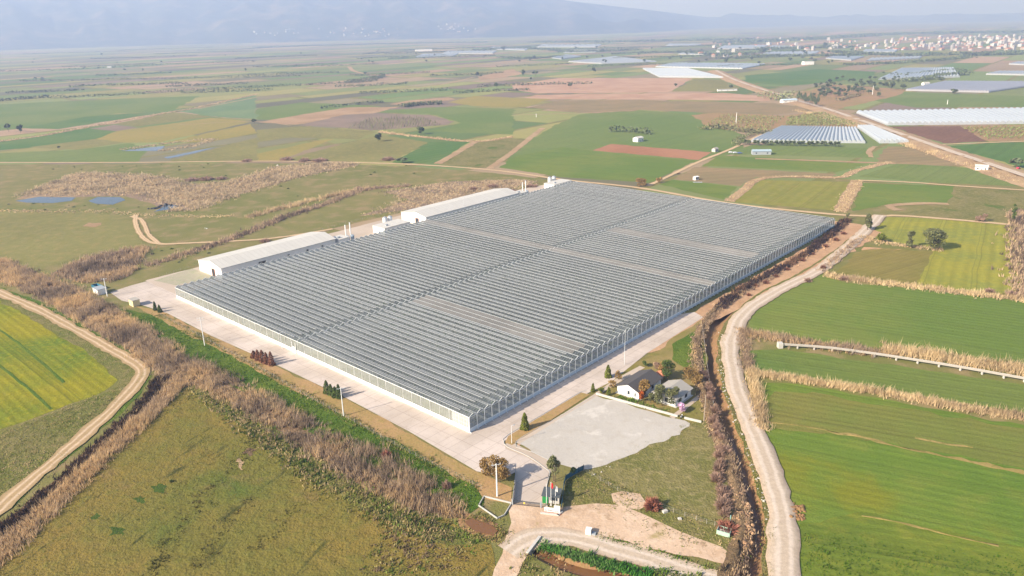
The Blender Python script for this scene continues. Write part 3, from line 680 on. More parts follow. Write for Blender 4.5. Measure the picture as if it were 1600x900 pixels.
# rows of plants inside: uncountable, one part
V, Fc, T = [], [], []
rg = np.random.default_rng(3)
pts = np.stack([np.floor(rg.uniform(0, NB_ * 2, 26000)) * BAY / 2 + BAY / 4 + rg.normal(0, .18, 26000), rg.uniform(3, GW - 3, 26000), rg.uniform(.4, 2.4, 26000)], 1)
keep = ~((pts[:, 1] > 92.5) & (pts[:, 1] < 97.5)); pts = pts[keep]
def quads(c, s, r, flat=0.0):
    """randomly turned leaf faces"""
    n = len(c); a = r.normal(size=(n, 3)); a[:, 2] *= (1 - flat); a /= np.linalg.norm(a, axis=1)[:, None] + 1e-9
    b = np.cross(a, r.normal(size=(n, 3))); b /= np.linalg.norm(b, axis=1)[:, None] + 1e-9
    s = np.asarray(s).reshape(-1, 1) * np.ones((n, 1))
    V = np.stack([c - a * s, c + b * s * .62, c + a * s, c - b * s * .62], 1).reshape(-1, 3)
    return V, np.arange(4 * n).reshape(n, 4)
Vq, Fq = quads(pts, .75, rg)
m_crop = attrmat('greenhouse_crop', (.09, .15, .05))
tag(mk('crop_rows', Vq, Fq, m_crop, gh, tint=np.repeat(rg.uniform(.6, 1.3, (len(pts), 1)), 4, 0) * np.ones((1, 3))), kind='stuff')

ANG = math.atan2(RISE, BAY / 2)
dusty = {17: 'half', 18: 'half', 19: 'half', 46: 'full', 47: 'full', 61: 'half', 62: 'half', 63: 'half'}
def roof_mesh(mats_):
    q = MB(); z0, z1 = GH, GH + RISE; w = BAY
    for a, c in ((0.0, GW),):
        q.add([(.06, a, z0 + .03), (w / 2, a, z1), (w / 2, c, z1), (.06, c, z0 + .03)], [(0, 1, 2, 3)], 0)
        q.add([(w / 2, a, z1), (w - .06, a, z0 + .03), (w - .06, c, z0 + .03), (w / 2, c, z1)], [(0, 1, 2, 3)], 0)
    q.bar((w / 2, -.05, z1 + .03), (w / 2, GW + .05, z1 + .03), .07, .05, 1)          # ridge cap
    q.bar((0, -.05, z0), (0, GW + .05, z0), .16, .08, 1)                              # gutter
    for y in (-.03, 95.0, GW + .03):                                                  # gable rafters and the line over the centre aisle
        q.bar((0, y, z0 + .06), (w / 2, y, z1 + .06), .14, .1, 1); q.bar((w / 2, y, z1 + .06), (w, y, z0 + .06), .14, .1, 1)
    me = q.build('roof_bay', mats_)
    return me
def vent_mesh(y0, y1, open_=.5, seed=0):
    """long flap hinged at the ridge, propped open, with a white edge rail and dark gap below"""
    q = MB(); r = random.Random(seed); w = BAY; z1 = GH + RISE; Lf = 1.02
    dx, dz = Lf * math.cos(ANG - open_), Lf * math.sin(ANG - open_)
    n = 12; ys = np.linspace(y0, y1, n); wob = [r.uniform(-.05, .05) for _ in ys]
    for i in range(n - 1):
        a = (w / 2 - .07, ys[i], z1 + .04); b_ = (w / 2 - .07, ys[i + 1], z1 + .04)
        c = (w / 2 - dx, ys[i + 1], z1 + .02 - dz + wob[i + 1]); d = (w / 2 - dx, ys[i], z1 + .02 - dz + wob[i])
        q.add([a, b_, c, d], [(3, 2, 1, 0)], 0)
        q.bar(np.array(d) + (0, 0, .03), np.array(c) + (0, 0, .03), .085, .08, 1)
    y = y0 + 2
    while y < y1:                                                                     # prop arms, then a dark sheet painted as shade in the gap
        xf, zf = w / 2 - Lf * .98 * math.cos(ANG), z1 - Lf * .98 * math.sin(ANG)
        q.bar((xf, y, zf + .02), (w / 2 - dx + .05, y, z1 - dz), .05, .05, 1); y += 4.2
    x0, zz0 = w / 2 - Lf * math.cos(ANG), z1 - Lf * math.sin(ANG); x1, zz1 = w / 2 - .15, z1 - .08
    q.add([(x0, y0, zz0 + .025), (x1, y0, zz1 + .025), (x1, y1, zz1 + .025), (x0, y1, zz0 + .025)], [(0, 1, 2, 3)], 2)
    return q
m_slot = pmat('vent_gap_painted_shade', (.08, .088, .092), .8)  # dark colour stands for the shade inside the open vents, no cloth there
m_rail = pmat('vent_rail', (.54, .55, .54), .4)
bay0 = roof_mesh([g_roof, m_rail]); bay0.parent = gh
bay_d = None
ventA = vent_mesh(4.6, 92.6, seed=1).build('roof_vent', [g_vent, m_rail, m_slot])
ventB = vent_mesh(97.6, GW - 4.6, seed=2).build('roof_vent', [g_vent, m_rail, m_slot])
def spare(y0, y1, op, sd):
    o = vent_mesh(y0, y1, op, sd).build('spare', [g_vent, m_rail, m_slot]); me = o.data; bpy.data.objects.remove(o); return me
varA = [ventA.data] + [spare(4.6, 92.6, a, 10 + i) for i, a in enumerate((.40, .58, .46))]; varB = [ventB.data] + [spare(97.6, GW - 4.6, a, 20 + i) for i, a in enumerate((.40, .58, .46))]
rvv = random.Random(4)
far_v = MB(); firstA = firstB = True
for k in range(NB_):
    if k == 0: b = bay0
    else:
        b = bay0.copy(); COL.objects.link(b); b.parent = gh
    b.location = (k * BAY, 0, 0)
    st = dusty.get(k)
    if st == 'full':
        if bay_d is None:
            bay_d = b.data.copy(); bay_d.materials[0] = g_dusty
        b.data = bay_d
    vs = []
    if st is None: vs = [ventA, ventB]
    elif st == 'half': vs = [ventB]
    for v in vs:
        if k < 51:
            if v is ventA and firstA: c = v; firstA = False
            elif v is ventB and firstB: c = v; firstB = False
            else: c = v.copy(); COL.objects.link(c); c.data = rvv.choice(varA if v is ventA else varB)
            c.parent = b
        else:
            me = rvv.choice(varA if v is ventA else varB); far_v.add([(p.co.x + k * BAY, p.co.y, p.co.z) for p in me.vertices], [tuple(f.vertices) for f in me.polygons], 0)
            far_v.M[-len(me.polygons):] = [f.material_index for f in me.polygons]
    if st == 'half':                                                                  # closed, dust-whitened panes
        q = MB(); z1 = GH + RISE
        q.add([(.1, 4, GH + .1), (BAY / 2 - .06, 4, z1 + .03), (BAY / 2 - .06, 93, z1 + .03), (.1, 93, GH + .1)], [(0, 1, 2, 3)])
        q.build('closed_vent', g_dusty, b)
tag(far_v.build('roof_vents', [g_vent, m_rail, m_slot], gh), kind='stuff')
def wall(name, pts, mat): return mk(name, pts, [(0, 1, 2, 3)], mat, gh)
H0 = 1.35
# lower opaque skirts
for nm, a, c, m in (('wall_skirt', (0, 0), (0, GW), m_plinth), ('wall_skirt', (0, 0), (GL, 0), m_plinth_shade), ('wall_skirt', (0, GW), (GL, GW), m_plinth), ('wall_skirt', (GL, 0), (GL, GW), m_plinth)):
    q = MB(); q.bar((*a, H0 / 2 + .1), (*c, H0 / 2 + .1), .16, H0, 0); q.build(nm, m, gh)
wall('side_glazing', [(0, 0, H0), (0, GW, H0), (0, GW, GH), (0, 0, GH)], g_wall)
wall('side_glazing', [(GL, 0, H0), (GL, GW, H0), (GL, GW, GH), (GL, 0, GH)], g_wall)
for y in (0, GW):
    q = MB(); q.add([(0, y, H0), (GL, y, H0), (GL, y, GH), (0, y, GH)], [(0, 1, 2, 3)])
    for k in range(NB_): q.add([(k * BAY, y, GH), ((k + 1) * BAY, y, GH), ((k + .5) * BAY, y, GH + RISE)], [(0, 1, 2)])
    q.build('gable_glazing', g_wall2, gh)
q = MB(); q.bar((-.06, 0, H0 + .12), (-.06, GW, H0 + .12), .06, .08); q.bar((-.06, 0, GH), (-.06, GW, GH), .12, .14)
q.build('wall_rail', m_alu, gh)
q = MB(); q.bar((0, -.12, H0 + .1), (GL, -.12, H0 + .1), .06, .10); q.bar((0, -.1, GH), (GL, -.1, GH), .08, .12)
q.build('wall_rail', m_alu, gh)
q = MB(); q.box(-.075, -.15, .1, .075, 0, GH); q.box(-.06, -.75, .1, .06, -.2, .35); post0 = q.build('post', m_alu, gh)
for k in range(1, NB_ + 1):
    c = post0.copy(); COL.objects.link(c); c.parent = gh; c.location = (k * BAY, 0, 0)
q = MB()
for k in range(0, 45): q.box(-.1, k * GW / 44 - .03, H0, -.02, k * GW / 44 + .03, GH)
tag(q.build('mullions', m_alu, gh), kind='stuff')
q = MB(); q.box(-.22, -.16, .1, .12, .12, GH + .1); q.build('corner_post', m_alu, gh)
q = MB()
for k in range(NB_ + 1): q.box(k * BAY - .08, GW, .1, k * BAY + .08, GW + .12, GH)
tag(q.build('gable_posts', m_alu, gh), kind='stuff')
# the pair of clear panels by the near corner and the service door half way along
q = MB(); q.box(-.07, .3, H0, -.03, 7.6, GH - .2); q.build('corner_panel', glass('corner_panel_glass', (.38, .39, .37), .7, [(1, 1.2, .06), (2, 1.4, .06)]), gh)
q = MB(); q.box(-.5, 96, .1, -.15, 98, 2.6, 0); q.bar((-.35, 95.8, .1), (-.35, 95.8, 4.6), .14, .14, 0); q.bar((-.35, 98.2, .1), (-.35, 98.2, 4.6), .14, .14, 0)
q.build('door', m_alu, gh)
q = MB(); q.box(-.06, -.22, 0, .06, -.1, .05)

# ------------------------------------------------------------------ sheds and boiler houses behind it
def shed(u0, u1, v0, v1, eave, ridge, label, doors=True, ridge_v=None):
    r = empty('packing_shed', UV(u0, v0), TH); tag(r, label, 'shed')
    L, Wd = u1 - u0, v1 - v0; rv = Wd * .5 if ridge_v is None else ridge_v
    q = MB()
    P = [(0, 0), (0, Wd), (L, Wd), (L, 0)]
    q.add([(x, y, .15) for x, y in P] + [(x, y, eave) for x, y in P] + [(0, rv, ridge - .08), (L, rv, ridge - .08)],
          [(0, 4, 8, 5, 1), (1, 5, 6, 2), (2, 6, 9, 7, 3), (3, 7, 4, 0)])
    q.build('wall', m_white, r)
    q = MB(); o = .5; t = .18; sl = (ridge - eave)
    for y0, y1, z0, z1 in ((-o, rv, eave - sl * o / rv, ridge), (Wd + o, rv, eave - sl * o / (Wd - rv), ridge)):
        q.add([(-o, y0, z0 + .06), (L + o, y0, z0 + .06), (L + o, y1, z1 + .06), (-o, y1, z1 + .06), (-o, y0, z0 + .06 + t), (L + o, y0, z0 + .06 + t), (L + o, y1, z1 + .06 + t), (-o, y1, z1 + .06 + t)],
              [(0, 1, 2, 3), (4, 5, 6, 7), (0, 1, 5, 4), (1, 2, 6, 5), (2, 3, 7, 6), (3, 0, 4, 7)])
    q.build('roof', m_cream, r)
    q = MB(); q.bar((-o, -o, eave - sl * o / rv + .1), (L + o, -o, eave - sl * o / rv + .1), .18, .2); q.build('gutter', m_grey, r)
    if doors:
        q = MB(); q.box(-.12, Wd * .30, .15, .02, Wd * .42, 4.1); q.build('door', m_dark, r)
        q = MB(); q.box(-.16, Wd * .29, .15, .01, Wd * .30, 4.2); q.box(-.16, Wd * .42, .15, .01, Wd * .43, 4.2); q.box(-.16, Wd * .29, 4.1, .01, Wd * .43, 4.25); q.build('door_frame', m_roof_red, r)
        q = MB(); q.box(-.08, Wd * .50, eave + .4, .02, Wd * .58, eave + 1.2); q.build('vent_louvre', m_grey, r)
        for f in (.30, .34, .55, .72, .86):
            q = MB(); wd = 3.2 if f < .33 else 1.4; q.box(L * f, -.06, 2.6, L * f + wd, .03, 4.2); q.build('window', m_win, r)
    q = MB(); q.tube((L * .4, 2, eave), (L * .4, 2, eave + 4.5), .07); q.build('mast', m_post, r)
    return r
shed(28.2, 98.6, 207.0, 231.2, 6.0, 8.2, 'long white shed with cream roof at the west corner of the glasshouse', ridge_v=10.5)
shed(165.4, 254.6, 203.0, 227.0, 6.0, 8.2, 'long white shed with cream roof farther along the back of the glasshouse', ridge_v=10.5)
def flat_block(u0, u1, v0, v1, h, label, name='utility_building'):
    r = empty(name, UV(u0, v0), TH); tag(r, label, 'building'); L, Wd = u1 - u0, v1 - v0
    q = MB(); q.box(0, 0, .15, L, Wd, h); q.build('wall', m_white, r)
    q = MB(); q.box(-.3, -.3, h + .003, L + .3, Wd + .3, h + .25); q.build('roof', m_cream, r)
    q = MB()
    q.box(L * .2, Wd * .3, h + .25, L * .2 + 1.6, Wd * .3 + 1.2, h + 1.1); q.build('roof_unit', m_grey, r)
    for f in (.25, .5, .75):
        q = MB(); q.box(L * f, -.06, 1.4, L * f + 1.5, .02, 2.8); q.build('window', m_win, r)
    q = MB(); q.box(-.06, Wd * .4, .15, .02, Wd * .4 + 1.4, 2.4); q.build('door', m_grey, r)
    return r
flat_block(134.5, 155, 206.5, 218, 4.6, 'low white flat roofed building between the two long sheds')
flat_block(298, 319.5, 204.5, 214.5, 4.4, 'low white flat roofed building at the far corner of the glasshouse')
flat_block(100.5, 108, 206.5, 214.5, 5.0, 'small white boiler house at the end of the nearer shed', 'boiler_house')
flat_block(256.5, 265, 203.5, 211.5, 5.0, 'small white boiler house at the end of the farther shed', 'boiler_house')
def chimneys(u, v, lab):
    for k in range(2):
        r = empty('flue_stack', UV(u + k * 3.4, v), TH); tag(r, '%s flue of the twin boiler stacks by the %s shed' % (('first', 'second')[k], lab), 'chimney')
        q = MB(); q.tube((0, 0, .15), (0, 0, 10.6 + k * .8), .38, .34, 12); q.build('stack', m_white, r)
        q = MB(); q.tube((0, 0, 10.6 + k * .8), (0, 0, 11 + k * .8), .42, .42, 12); q.build('cowl', m_post, r)
        q = MB(); q.tube((.2, -1.2, .15), (.2, -1.2, 4.2), 1.15, 1.15, 14); q.tube((.2, -1.2, 4.2), (.2, -1.2, 4.7), 1.15, .3, 14); q.build('tank', pmat('blue_grey_tank', (.30, .36, .42), .4), r)
chimneys(110.2, 212.5, 'nearer'); chimneys(267, 209.5, 'farther')
def silo(u, v, lab):
    r = empty('silo', UV(u, v), TH); tag(r, lab, 'silo', None)
    q = MB(); q.tube((0, 0, .15), (0, 0, 6.4), 1.5, 1.5, 16); q.build('barrel', m_post, r)
    q = MB(); q.tube((0, 0, 6.4), (0, 0, 7.2), 1.55, .3, 16); q.build('cap', m_grey, r)
silo(147.8, 222.4, 'left grey silo of the pair behind the low white building'); silo(151.6, 222.0, 'right grey silo of the pair behind the low white building')
silo(311, 219.5, 'left grey silo of the pair at the far corner'); silo(316, 219.3, 'right grey silo of the pair at the far corner')

# ------------------------------------------------------------------ houses by the car park
def house(name, u0, u1, v0, v1, eave, ridge, roofm, label, wins):
    r = empty(name, UV(u0, v0), TH); tag(r, label, 'house'); L, Wd = u1 - u0, v1 - v0; rv = Wd / 2
    P = [(0, 0), (0, Wd), (L, Wd), (L, 0)]
    q = MB(); q.add([(x, y, .1) for x, y in P] + [(x, y, eave) for x, y in P] + [(0, rv, ridge - .12), (L, rv, ridge - .12)],
                    [(0, 4, 8, 5, 1), (1, 5, 6, 2), (2, 6, 9, 7, 3), (3, 7, 4, 0)]); q.build('wall', m_white, r)
    q = MB(); o = .55; t = .14; sl = ridge - eave
    for y0 in (-o, Wd + o):
        z0 = eave - sl * o / rv
        q.add([(-o, y0, z0), (L + o, y0, z0), (L + o, rv, ridge), (-o, rv, ridge), (-o, y0, z0 + t), (L + o, y0, z0 + t), (L + o, rv, ridge + t), (-o, rv, ridge + t)],
              [(0, 1, 2, 3), (4, 5, 6, 7), (0, 1, 5, 4), (1, 2, 6, 5), (2, 3, 7, 6), (3, 0, 4, 7)])
    q.build('roof', roofm, r)
    for (sd, p, w) in wins:
        q = MB(); f = MB()
        if sd == 'g': q.box(-.05, p, 1.0, .02, p + w, 2.3); f.box(-.08, p - .1, .9, .01, p + w + .1, 1.0)
        else: q.box(p, -.05, 1.0, p + w, .02, 2.3); f.box(p - .1, -.08, .9, p + w + .1, .01, 1.0)
        x = q.build('window', m_win, r); f.build('sill', m_conc, x)
    q = MB(); q.box(-.6, -.6, .1, L + .6, Wd + .6, .26); q.build('plinth', m_conc, r)
    return r
house('white_house', 51.4, 65.6, -29.0, -20.4, 3.0, 4.7, m_roof_dark, 'white gabled house with dark shingle roof beside the car park', [('g', 3.6, .9), ('g', 1.2, .5), ('s', 3, 1.3), ('s', 8, 1.3)])
house('white_house', 55.0, 65.2, -40.9, -32.4, 3.0, 4.6, m_roof_grey, 'small white house with pale grey roof among the trees', [('s', 2.0, 1.4), ('s', 6, 1.6), ('g', 3, 1)])
r = empty('gazebo', UV(69.6, -26.5), TH); tag(r, 'small gazebo with an orange tiled pyramid roof', 'gazebo')
q = MB(); q.add([(-2, -2, 2.4), (2, -2, 2.4), (2, 2, 2.4), (-2, 2, 2.4), (0, 0, 3.9)], [(0, 1, 4), (1, 2, 4), (2, 3, 4), (3, 0, 4), (3, 2, 1, 0)]); q.build('roof', m_roof_red, r)
for a, c in ((-1.7, -1.7), (1.7, -1.7), (1.7, 1.7), (-1.7, 1.7)):
    q = MB(); q.box(a - .08, c - .08, .1, a + .08, c + .08, 2.45); q.build('post', m_wood, r)
# yellow switch house and blue container at the west corner
def small_hut(name, px, w, d, h, wm, rm, label, cat, rz=TH):
    r = empty(name, G(*px), rz); tag(r, label, cat)
    q = MB(); q.box(-w / 2, -d / 2, .05, w / 2, d / 2, h); q.build('wall', wm, r)
    q = MB(); q.box(-w / 2 - .2, -d / 2 - .2, h + .003, w / 2 + .2, d / 2 + .2, h + .2); q.build('roof', rm, r)
    q = MB(); q.box(-w / 2 - .04, -.5, .1, -w / 2 + .02, .5, 2.0); q.build('door', m_grey, r)
    return r
small_hut('switch_house', (211, 477), 3.2, 4.6, 3.0, m_yellow, m_roof_grey, 'small yellow hut on the edge of the concrete yard', 'hut')
small_hut('site_cabin', (157, 458), 4.2, 6.2, 2.7, m_white, m_grey, 'grey roofed cabin under the pole at the yard corner', 'cabin')
r = empty('skip_container', G(153, 451), TH + .1); tag(r, 'open blue skip container behind the grey cabin', 'container')
q = MB(); q.box(-1.4, -3.3, .1, 1.4, 3.3, .3)
for b_ in ((-1.4, -3.3, .1, -1.3, 3.3, 1.9), (1.3, -3.3, .1, 1.4, 3.3, 1.9), (-1.3, -3.3, .1, 1.3, -3.2, 1.9), (-1.3, 3.2, .1, 1.3, 3.3, 1.9)): q.box(*b_)
q.build('body', pmat('teal_blue_steel', (.03, .15, .22), .5), r)
q = MB()
for y in (-2.6, -1.3, 0, 1.3, 2.6): q.box(-1.48, y - .06, .2, -1.4, y + .06, 1.9); q.box(1.4, y - .06, .2, 1.48, y + .06, 1.9)
q.build('rib', m_blue, r)

# ------------------------------------------------------------------ entrance
gz = math.atan2(*(G(846, 794) - G(801, 789))[[1, 0]])
r = empty('gatehouse', G(858, 789), gz); tag(r, 'low gatehouse with a flat dark roof and green front beside the gate', 'gatehouse')
q = MB(); q.box(-1.7, .6, .1, 2.6, 3.8, 2.4); q.build('wall', m_conc, r)
q = MB(); q.box(-2.1, .1, 2.403, 2.9, 4.3, 2.6); q.build('roof', pmat('dark_felt_roof', (.075, .085, .09), .9), r)
q = MB(); q.box(-1.9, .35, .1, -.4, .58, 2.2); q.build('door', m_green, r)
q = MB(); q.box(.1, .52, 1.1, 2.1, .62, 2.0); q.build('window', m_win, r)
r = empty('sign_board', G(861, 801), gz); tag(r, 'white sign board with dark lettering in front of the gatehouse', 'sign')
q = MB(); q.box(-1.75, -.06, .25, .75, .06, 1.5); q.build('panel', m_white, r)
q = MB(); q.box(.80, -.10, .25, 2.35, .10, 2.3); q.build('panel', m_white, r)
q = MB()                                                                              # the dark lettering: C O C  and a small emblem
def arc(cx, cz, a0, a1, R, w, y=-.075, n=9):
    p = [(cx + R * math.cos(t), y, cz + R * math.sin(t)) for t in np.linspace(math.radians(a0), math.radians(a1), n)]
    for i in range(n - 1): q.bar(p[i], p[i + 1], .02, w)
arc(-1.25, .72, 40, 320, .24, .1); arc(-.62, .72, 0, 360, .2, .1); arc(.0, .72, 0, 360, .2, .1); q.bar((.42, -.075, .5), (.42, -.075, 1.0), .1, .02); q.bar((.42, -.075, .95), (.66, -.075, .95), .02, .08)
q.build('lettering', m_dark, r)
q = MB(); q.box(1.1, -.13, .5, 1.45, -.105, .9); q.box(1.6, -.13, .45, 2.0, -.105, .75); q.build('emblem', m_grey, r)
q = MB(); q.box(-2.1, -.7, .1, 2.8, -.25, .24); q.build('planter_kerb', m_roof_red, r)
for i, (px, ty, flag) in enumerate((((854, 791), 738, None), ((861, 790), 754, 'red'), ((868, 788), 759, 'white'))):
    h = zof(px, ty if ty > 740 else 757); r = empty('flagpole', G(*px), gz)
    tag(r, ('bare white flagpole nearest the gate', 'white flagpole flying a red flag', 'white flagpole with a furled white flag')[i], 'flagpole')
    q = MB(); q.tube((0, 0, .1), (0, 0, h), .085, .055, 8); q.tube((0, 0, h), (0, 0, h + .12), .1, .1, 8); q.build('mast', m_white, r)
    q = MB(); q.box(-.25, -.25, .05, .25, .25, .3); q.build('base', m_conc, r)
    if flag:
        n = 7; Vv = []; 
        for k in range(n):
            for j in range(4): Vv.append((.07 + j * .17 + .04 * math.sin(k), .10 * math.sin(j * 2.1 + k * .8), h - .1 - k * .27 - j * .05))
        Ff = [(k * 4 + j, k * 4 + j + 1, k * 4 + j + 5, k * 4 + j + 4) for k in range(n - 1) for j in range(3)]
        mk('flag', Vv, Ff, m_red if flag == 'red' else m_white, r)
# sliding gate
p0, p1 = G(802, 789), G(844, 794); L = np.linalg.norm(p1 - p0)
r = empty('sliding_gate', p0, gz); tag(r, 'dark barred sliding gate closed across the entrance drive', 'gate')
q = MB(); q.bar((0, 0, 1.5), (L, 0, 1.5), .08, .1); q.bar((0, 0, .32), (L, 0, .32), .08, .12)
for k in range(29): q.bar((L * k / 28, 0, .3), (L * k / 28, 0, 1.5), .05, .05)
q.build('bars', m_dark, r)
q = MB(); q.box(L * .38, -.07, .8, L * .44, -.04, 1.2); q.build('warning_plate', pmat('yellow_plate', (.75, .55, .05), .5), r)
for x in (-.2, L + .2):
    q = MB(); q.box(x - .15, -.15, .05, x + .15, .15, 1.9); q.build('gate_post', m_grey, r)
def low_wall(name, pts, h, w, m, label, cat='wall'):
    C = GP(pts); q = MB()
    for a, c in zip(C[:-1], C[1:]):
        d = (c - a) / np.linalg.norm(c - a); q.bar(a - d * w * .49 + (0, 0, h / 2 + .05), c + d * w * .49 + (0, 0, h / 2 + .05), w, h)
    o = q.build(name, m); return tag(o, label, cat)
low_wall('low_wall', [(757, 777), (798, 787)], .45, .2, m_kerb, 'low pale wall running from the pole bed to the gate')
low_wall('low_wall', [(756, 777), (748, 791), (777, 811), (788, 806), (799, 788)], .4, .2, m_kerb, 'low pale wall around the small triangular grass bed')
low_wall('low_wall', [(846, 803), (872, 806), (878, 801)], .4, .5, m_conc, 'pale kerb wall curving in front of the sign board')
low_wall('low_wall', [(932, 617), (1000, 636), (1058, 652)], .8, .3, m_kerb, 'long low pale wall between the car park and the houses')
low_wall('low_wall', [(1070, 655), (1095, 661)], .8, .3, m_kerb, 'short low pale wall past the garden opening')
def kerb(pts, label, w=.17, h=.15):
    C = smooth_line(GP(pts), 2.0); q = MB()
    for a, c in zip(C[:-1], C[1:]): q.bar(a + (0, 0, .12 + h / 2), c + (0, 0, .12 + h / 2), w, h)
    tag(q.build('kerb', m_kerb), label, 'kerb')
kerb([(922, 612), (908, 613), (862, 640), (794, 680), (787, 690), (793, 699), (826, 714), (853, 733), (859, 740), (856, 752), (850, 780)], 'white kerb round the grass island and down the entrance drive')
kerb([(930, 618), (886, 645), (806, 691), (832, 707), (866, 723)], 'thin kerb along two sides of the gravel car park', .14, .1)
# dark panel fence beside the gatehouse
C = GP([(877, 800), (879, 783), (881, 762), (884, 751), (904, 739), (912, 735)]); r = empty('mesh_fence', C[0]); tag(r, 'dark blue fence climbing behind the gatehouse', 'fence'); q = MB(); pq = []
for a, c in zip(C[:-1], C[1:]):
    q.bar(a - C[0] + (0, 0, 1.0), c - C[0] + (0, 0, 1.0), .06, 1.5)
q.build('panel', m_blue, r)
for c in C:
    q = MB(); d = c - C[0]; q.box(d[0] - .07, d[1] - .07, .05, d[0] + .07, d[1] + .07, 2.0); q.build('post', m_dark, r)
C = GP([(806, 738), (804, 765), (801, 789)]); r = empty('mesh_fence', C[0]); tag(r, 'dark fence along the left edge of the entrance drive', 'fence'); q = MB()
for a, c in zip(C[:-1], C[1:]): q.bar(a - C[0] + (0, 0, .9), c - C[0] + (0, 0, .9), .06, 1.4)
q.build('panel', m_grey, r)
for c in C:
    q = MB(); d = c - C[0]; q.box(d[0] - .07, d[1] - .07, .05, d[0] + .07, d[1] + .07, 1.9); q.build('post', m_dark, r)

# ------------------------------------------------------------------ poles and wire fences
def pole(name, px, ty, label, cat, r0=.16, m=None, arms=0, lamp=0, maxh=None):
    h = zof(px, ty); r = empty(name, G(*px), .3); tag(r, label, cat)
    q = MB(); q.tube((0, 0, 0), (0, 0, h), r0, r0 * .6, 8); q.build('shaft', m or m_white, r)
    if arms:
        for k in range(arms):
            q = MB(); q.bar((-1.3, 0, h - .25 - k * 1.0), (1.3, 0, h - .25 - k * 1.0), .12, .12)
            for x in (-1.15, 0, 1.15): q.tube((x, 0, h - .2 - k), (x, 0, h + .15 - k), .06, .05, 6)
            q.build('crossarm', m_post, r)
    if lamp:
        q = MB(); q.bar((0, 0, h - .05), (.8, 0, h + .1), .07, .07); q.build('arm', m_post, r)
        q = MB(); q.box(.6, -.14, h + .02, 1.15, .14, h + .16); q.build('lamp_head', m_grey, r)
pole('utility_pole', (777, 775.5), 724.9, 'stout white utility pole in the grass bed by the gate', 'pole', .26, arms=1)
pole('utility_pole', (537, 650), 606, 'white utility pole behind the four green cypresses', 'pole', .2, arms=1)
pole('utility_pole', (320, 540), 496, 'white utility pole on the green verge nearest the yellow hut', 'pole', .2, arms=2)
pole('utility_pole', (168, 463), 435, 'white utility pole beside the grey cabin', 'pole', .26, arms=1)
pole('utility_pole', (1100, 658), 617, 'brown wooden utility pole in the garden of the grey roofed house', 'pole', .2, m=m_wood)
pole('street_lamp', (799.7, 693), 665, 'small white street lamp on the grass island corner', 'lamp', .09, lamp=1)
pole('street_lamp', (975.5, 570), 514, 'tall slim lamp beside the garden drive', 'lamp', .09, m=m_post, lamp=1)
pole('street_lamp', (441, 546), 520, 'slim lamp standing against the long white glasshouse wall', 'lamp', .09, m=m_post, lamp=1)
def wire_fence(px, step, h, label, m=m_conc, slack=.0):
    m = m_fencepost if m is m_conc else m
    C = smooth_line(GP(px), step); r = empty('wire_fence', C[0]); tag(r, label, 'fence'); o = C[0]
    q = MB()
    for a, c in zip(C[:-1], C[1:]):
        for z in (.5, .9, h - .05): q.bar(a - o + (0, 0, z), c - o + (0, 0, z), .012, .012)
    q.build('wires', m_grey, r)
    for c in C[:98]:
        q = MB(); d = c - o; ln = random.uniform(-.08, .08); q.bar(d + (0, 0, 0), d + (ln, ln * .5, h), .10, .10); q.build('post', m, r)
wire_fence([(252, 494), (330, 536), (400, 574), (470, 615), (545, 656), (650, 714), (752, 764)], 3.2, 1.5, 'wire fence with pale posts between the green verge and the dry grass strip')
wire_fence([(912, 737), (938, 752), (965, 768), (1000, 785), (1034, 795), (1070, 808), (1104, 819), (1128, 826)], 3.6, 1.5, 'wire fence with concrete posts around the lawn below the car park')
wire_fence([(1098, 497), (1125, 478), (1150, 462), (1180, 443)], 3.0, 1.4, 'short fence of dark posts at the bend of the ditch', m_wood)
wire_fence([(1096, 508), (1101, 540), (1105, 575), (1110, 610), (1117, 645)], 3.0, 1.3, 'low fence along the garden side of the ditch', m_conc)
wire_fence([(250, 434), (310, 414), (420, 384), (540, 350), (640, 326)], 4.5, 1.4, 'wire fence behind the long sheds at the pasture edge', m_wood)
# concrete irrigation flume on stilts
C = smooth_line(GP([(1220, 543), (1300, 549), (1400, 563), (1500, 579), (1600, 597), (1680, 611)]), 6.0); o = C[0]
r = empty('irrigation_flume', o); tag(r, 'long pale concrete irrigation flume raised on short supports', 'flume')
V, Fc = [], []
N = frames(C); prof = [(-.42, 1.75), (-.34, 1.1), (0, .95), (.34, 1.1), (.42, 1.75), (.34, 1.75), (.26, 1.22), (0, 1.1), (-.26, 1.22), (-.34, 1.75)]
for c, n_ in zip(C, N):
    for a, z in prof: V.append((c - o) + n_ * a + np.array([0, 0, z]))
k = len(prof)
for i in range(len(C) - 1):
    for j in range(k): Fc.append((i * k + j, i * k + (j + 1) % k, (i + 1) * k + (j + 1) % k, (i + 1) * k + j))
mk('channel', V, Fc, pmat('pale_concrete_pipe', (.36, .33, .29), .8, vary=.18, sc=.6), r)
for i, c in enumerate(C[1:]):
    q = MB(); d = c - o; q.box(d[0] - .18, d[1] - .35, 0, d[0] + .18, d[1] + .35, .98); q.build('support', m_conc, r)
q = MB(); q.box(-1.3, -1.0, 0, .5, 1.0, 2.1); q.build('inlet_box', m_conc, r)
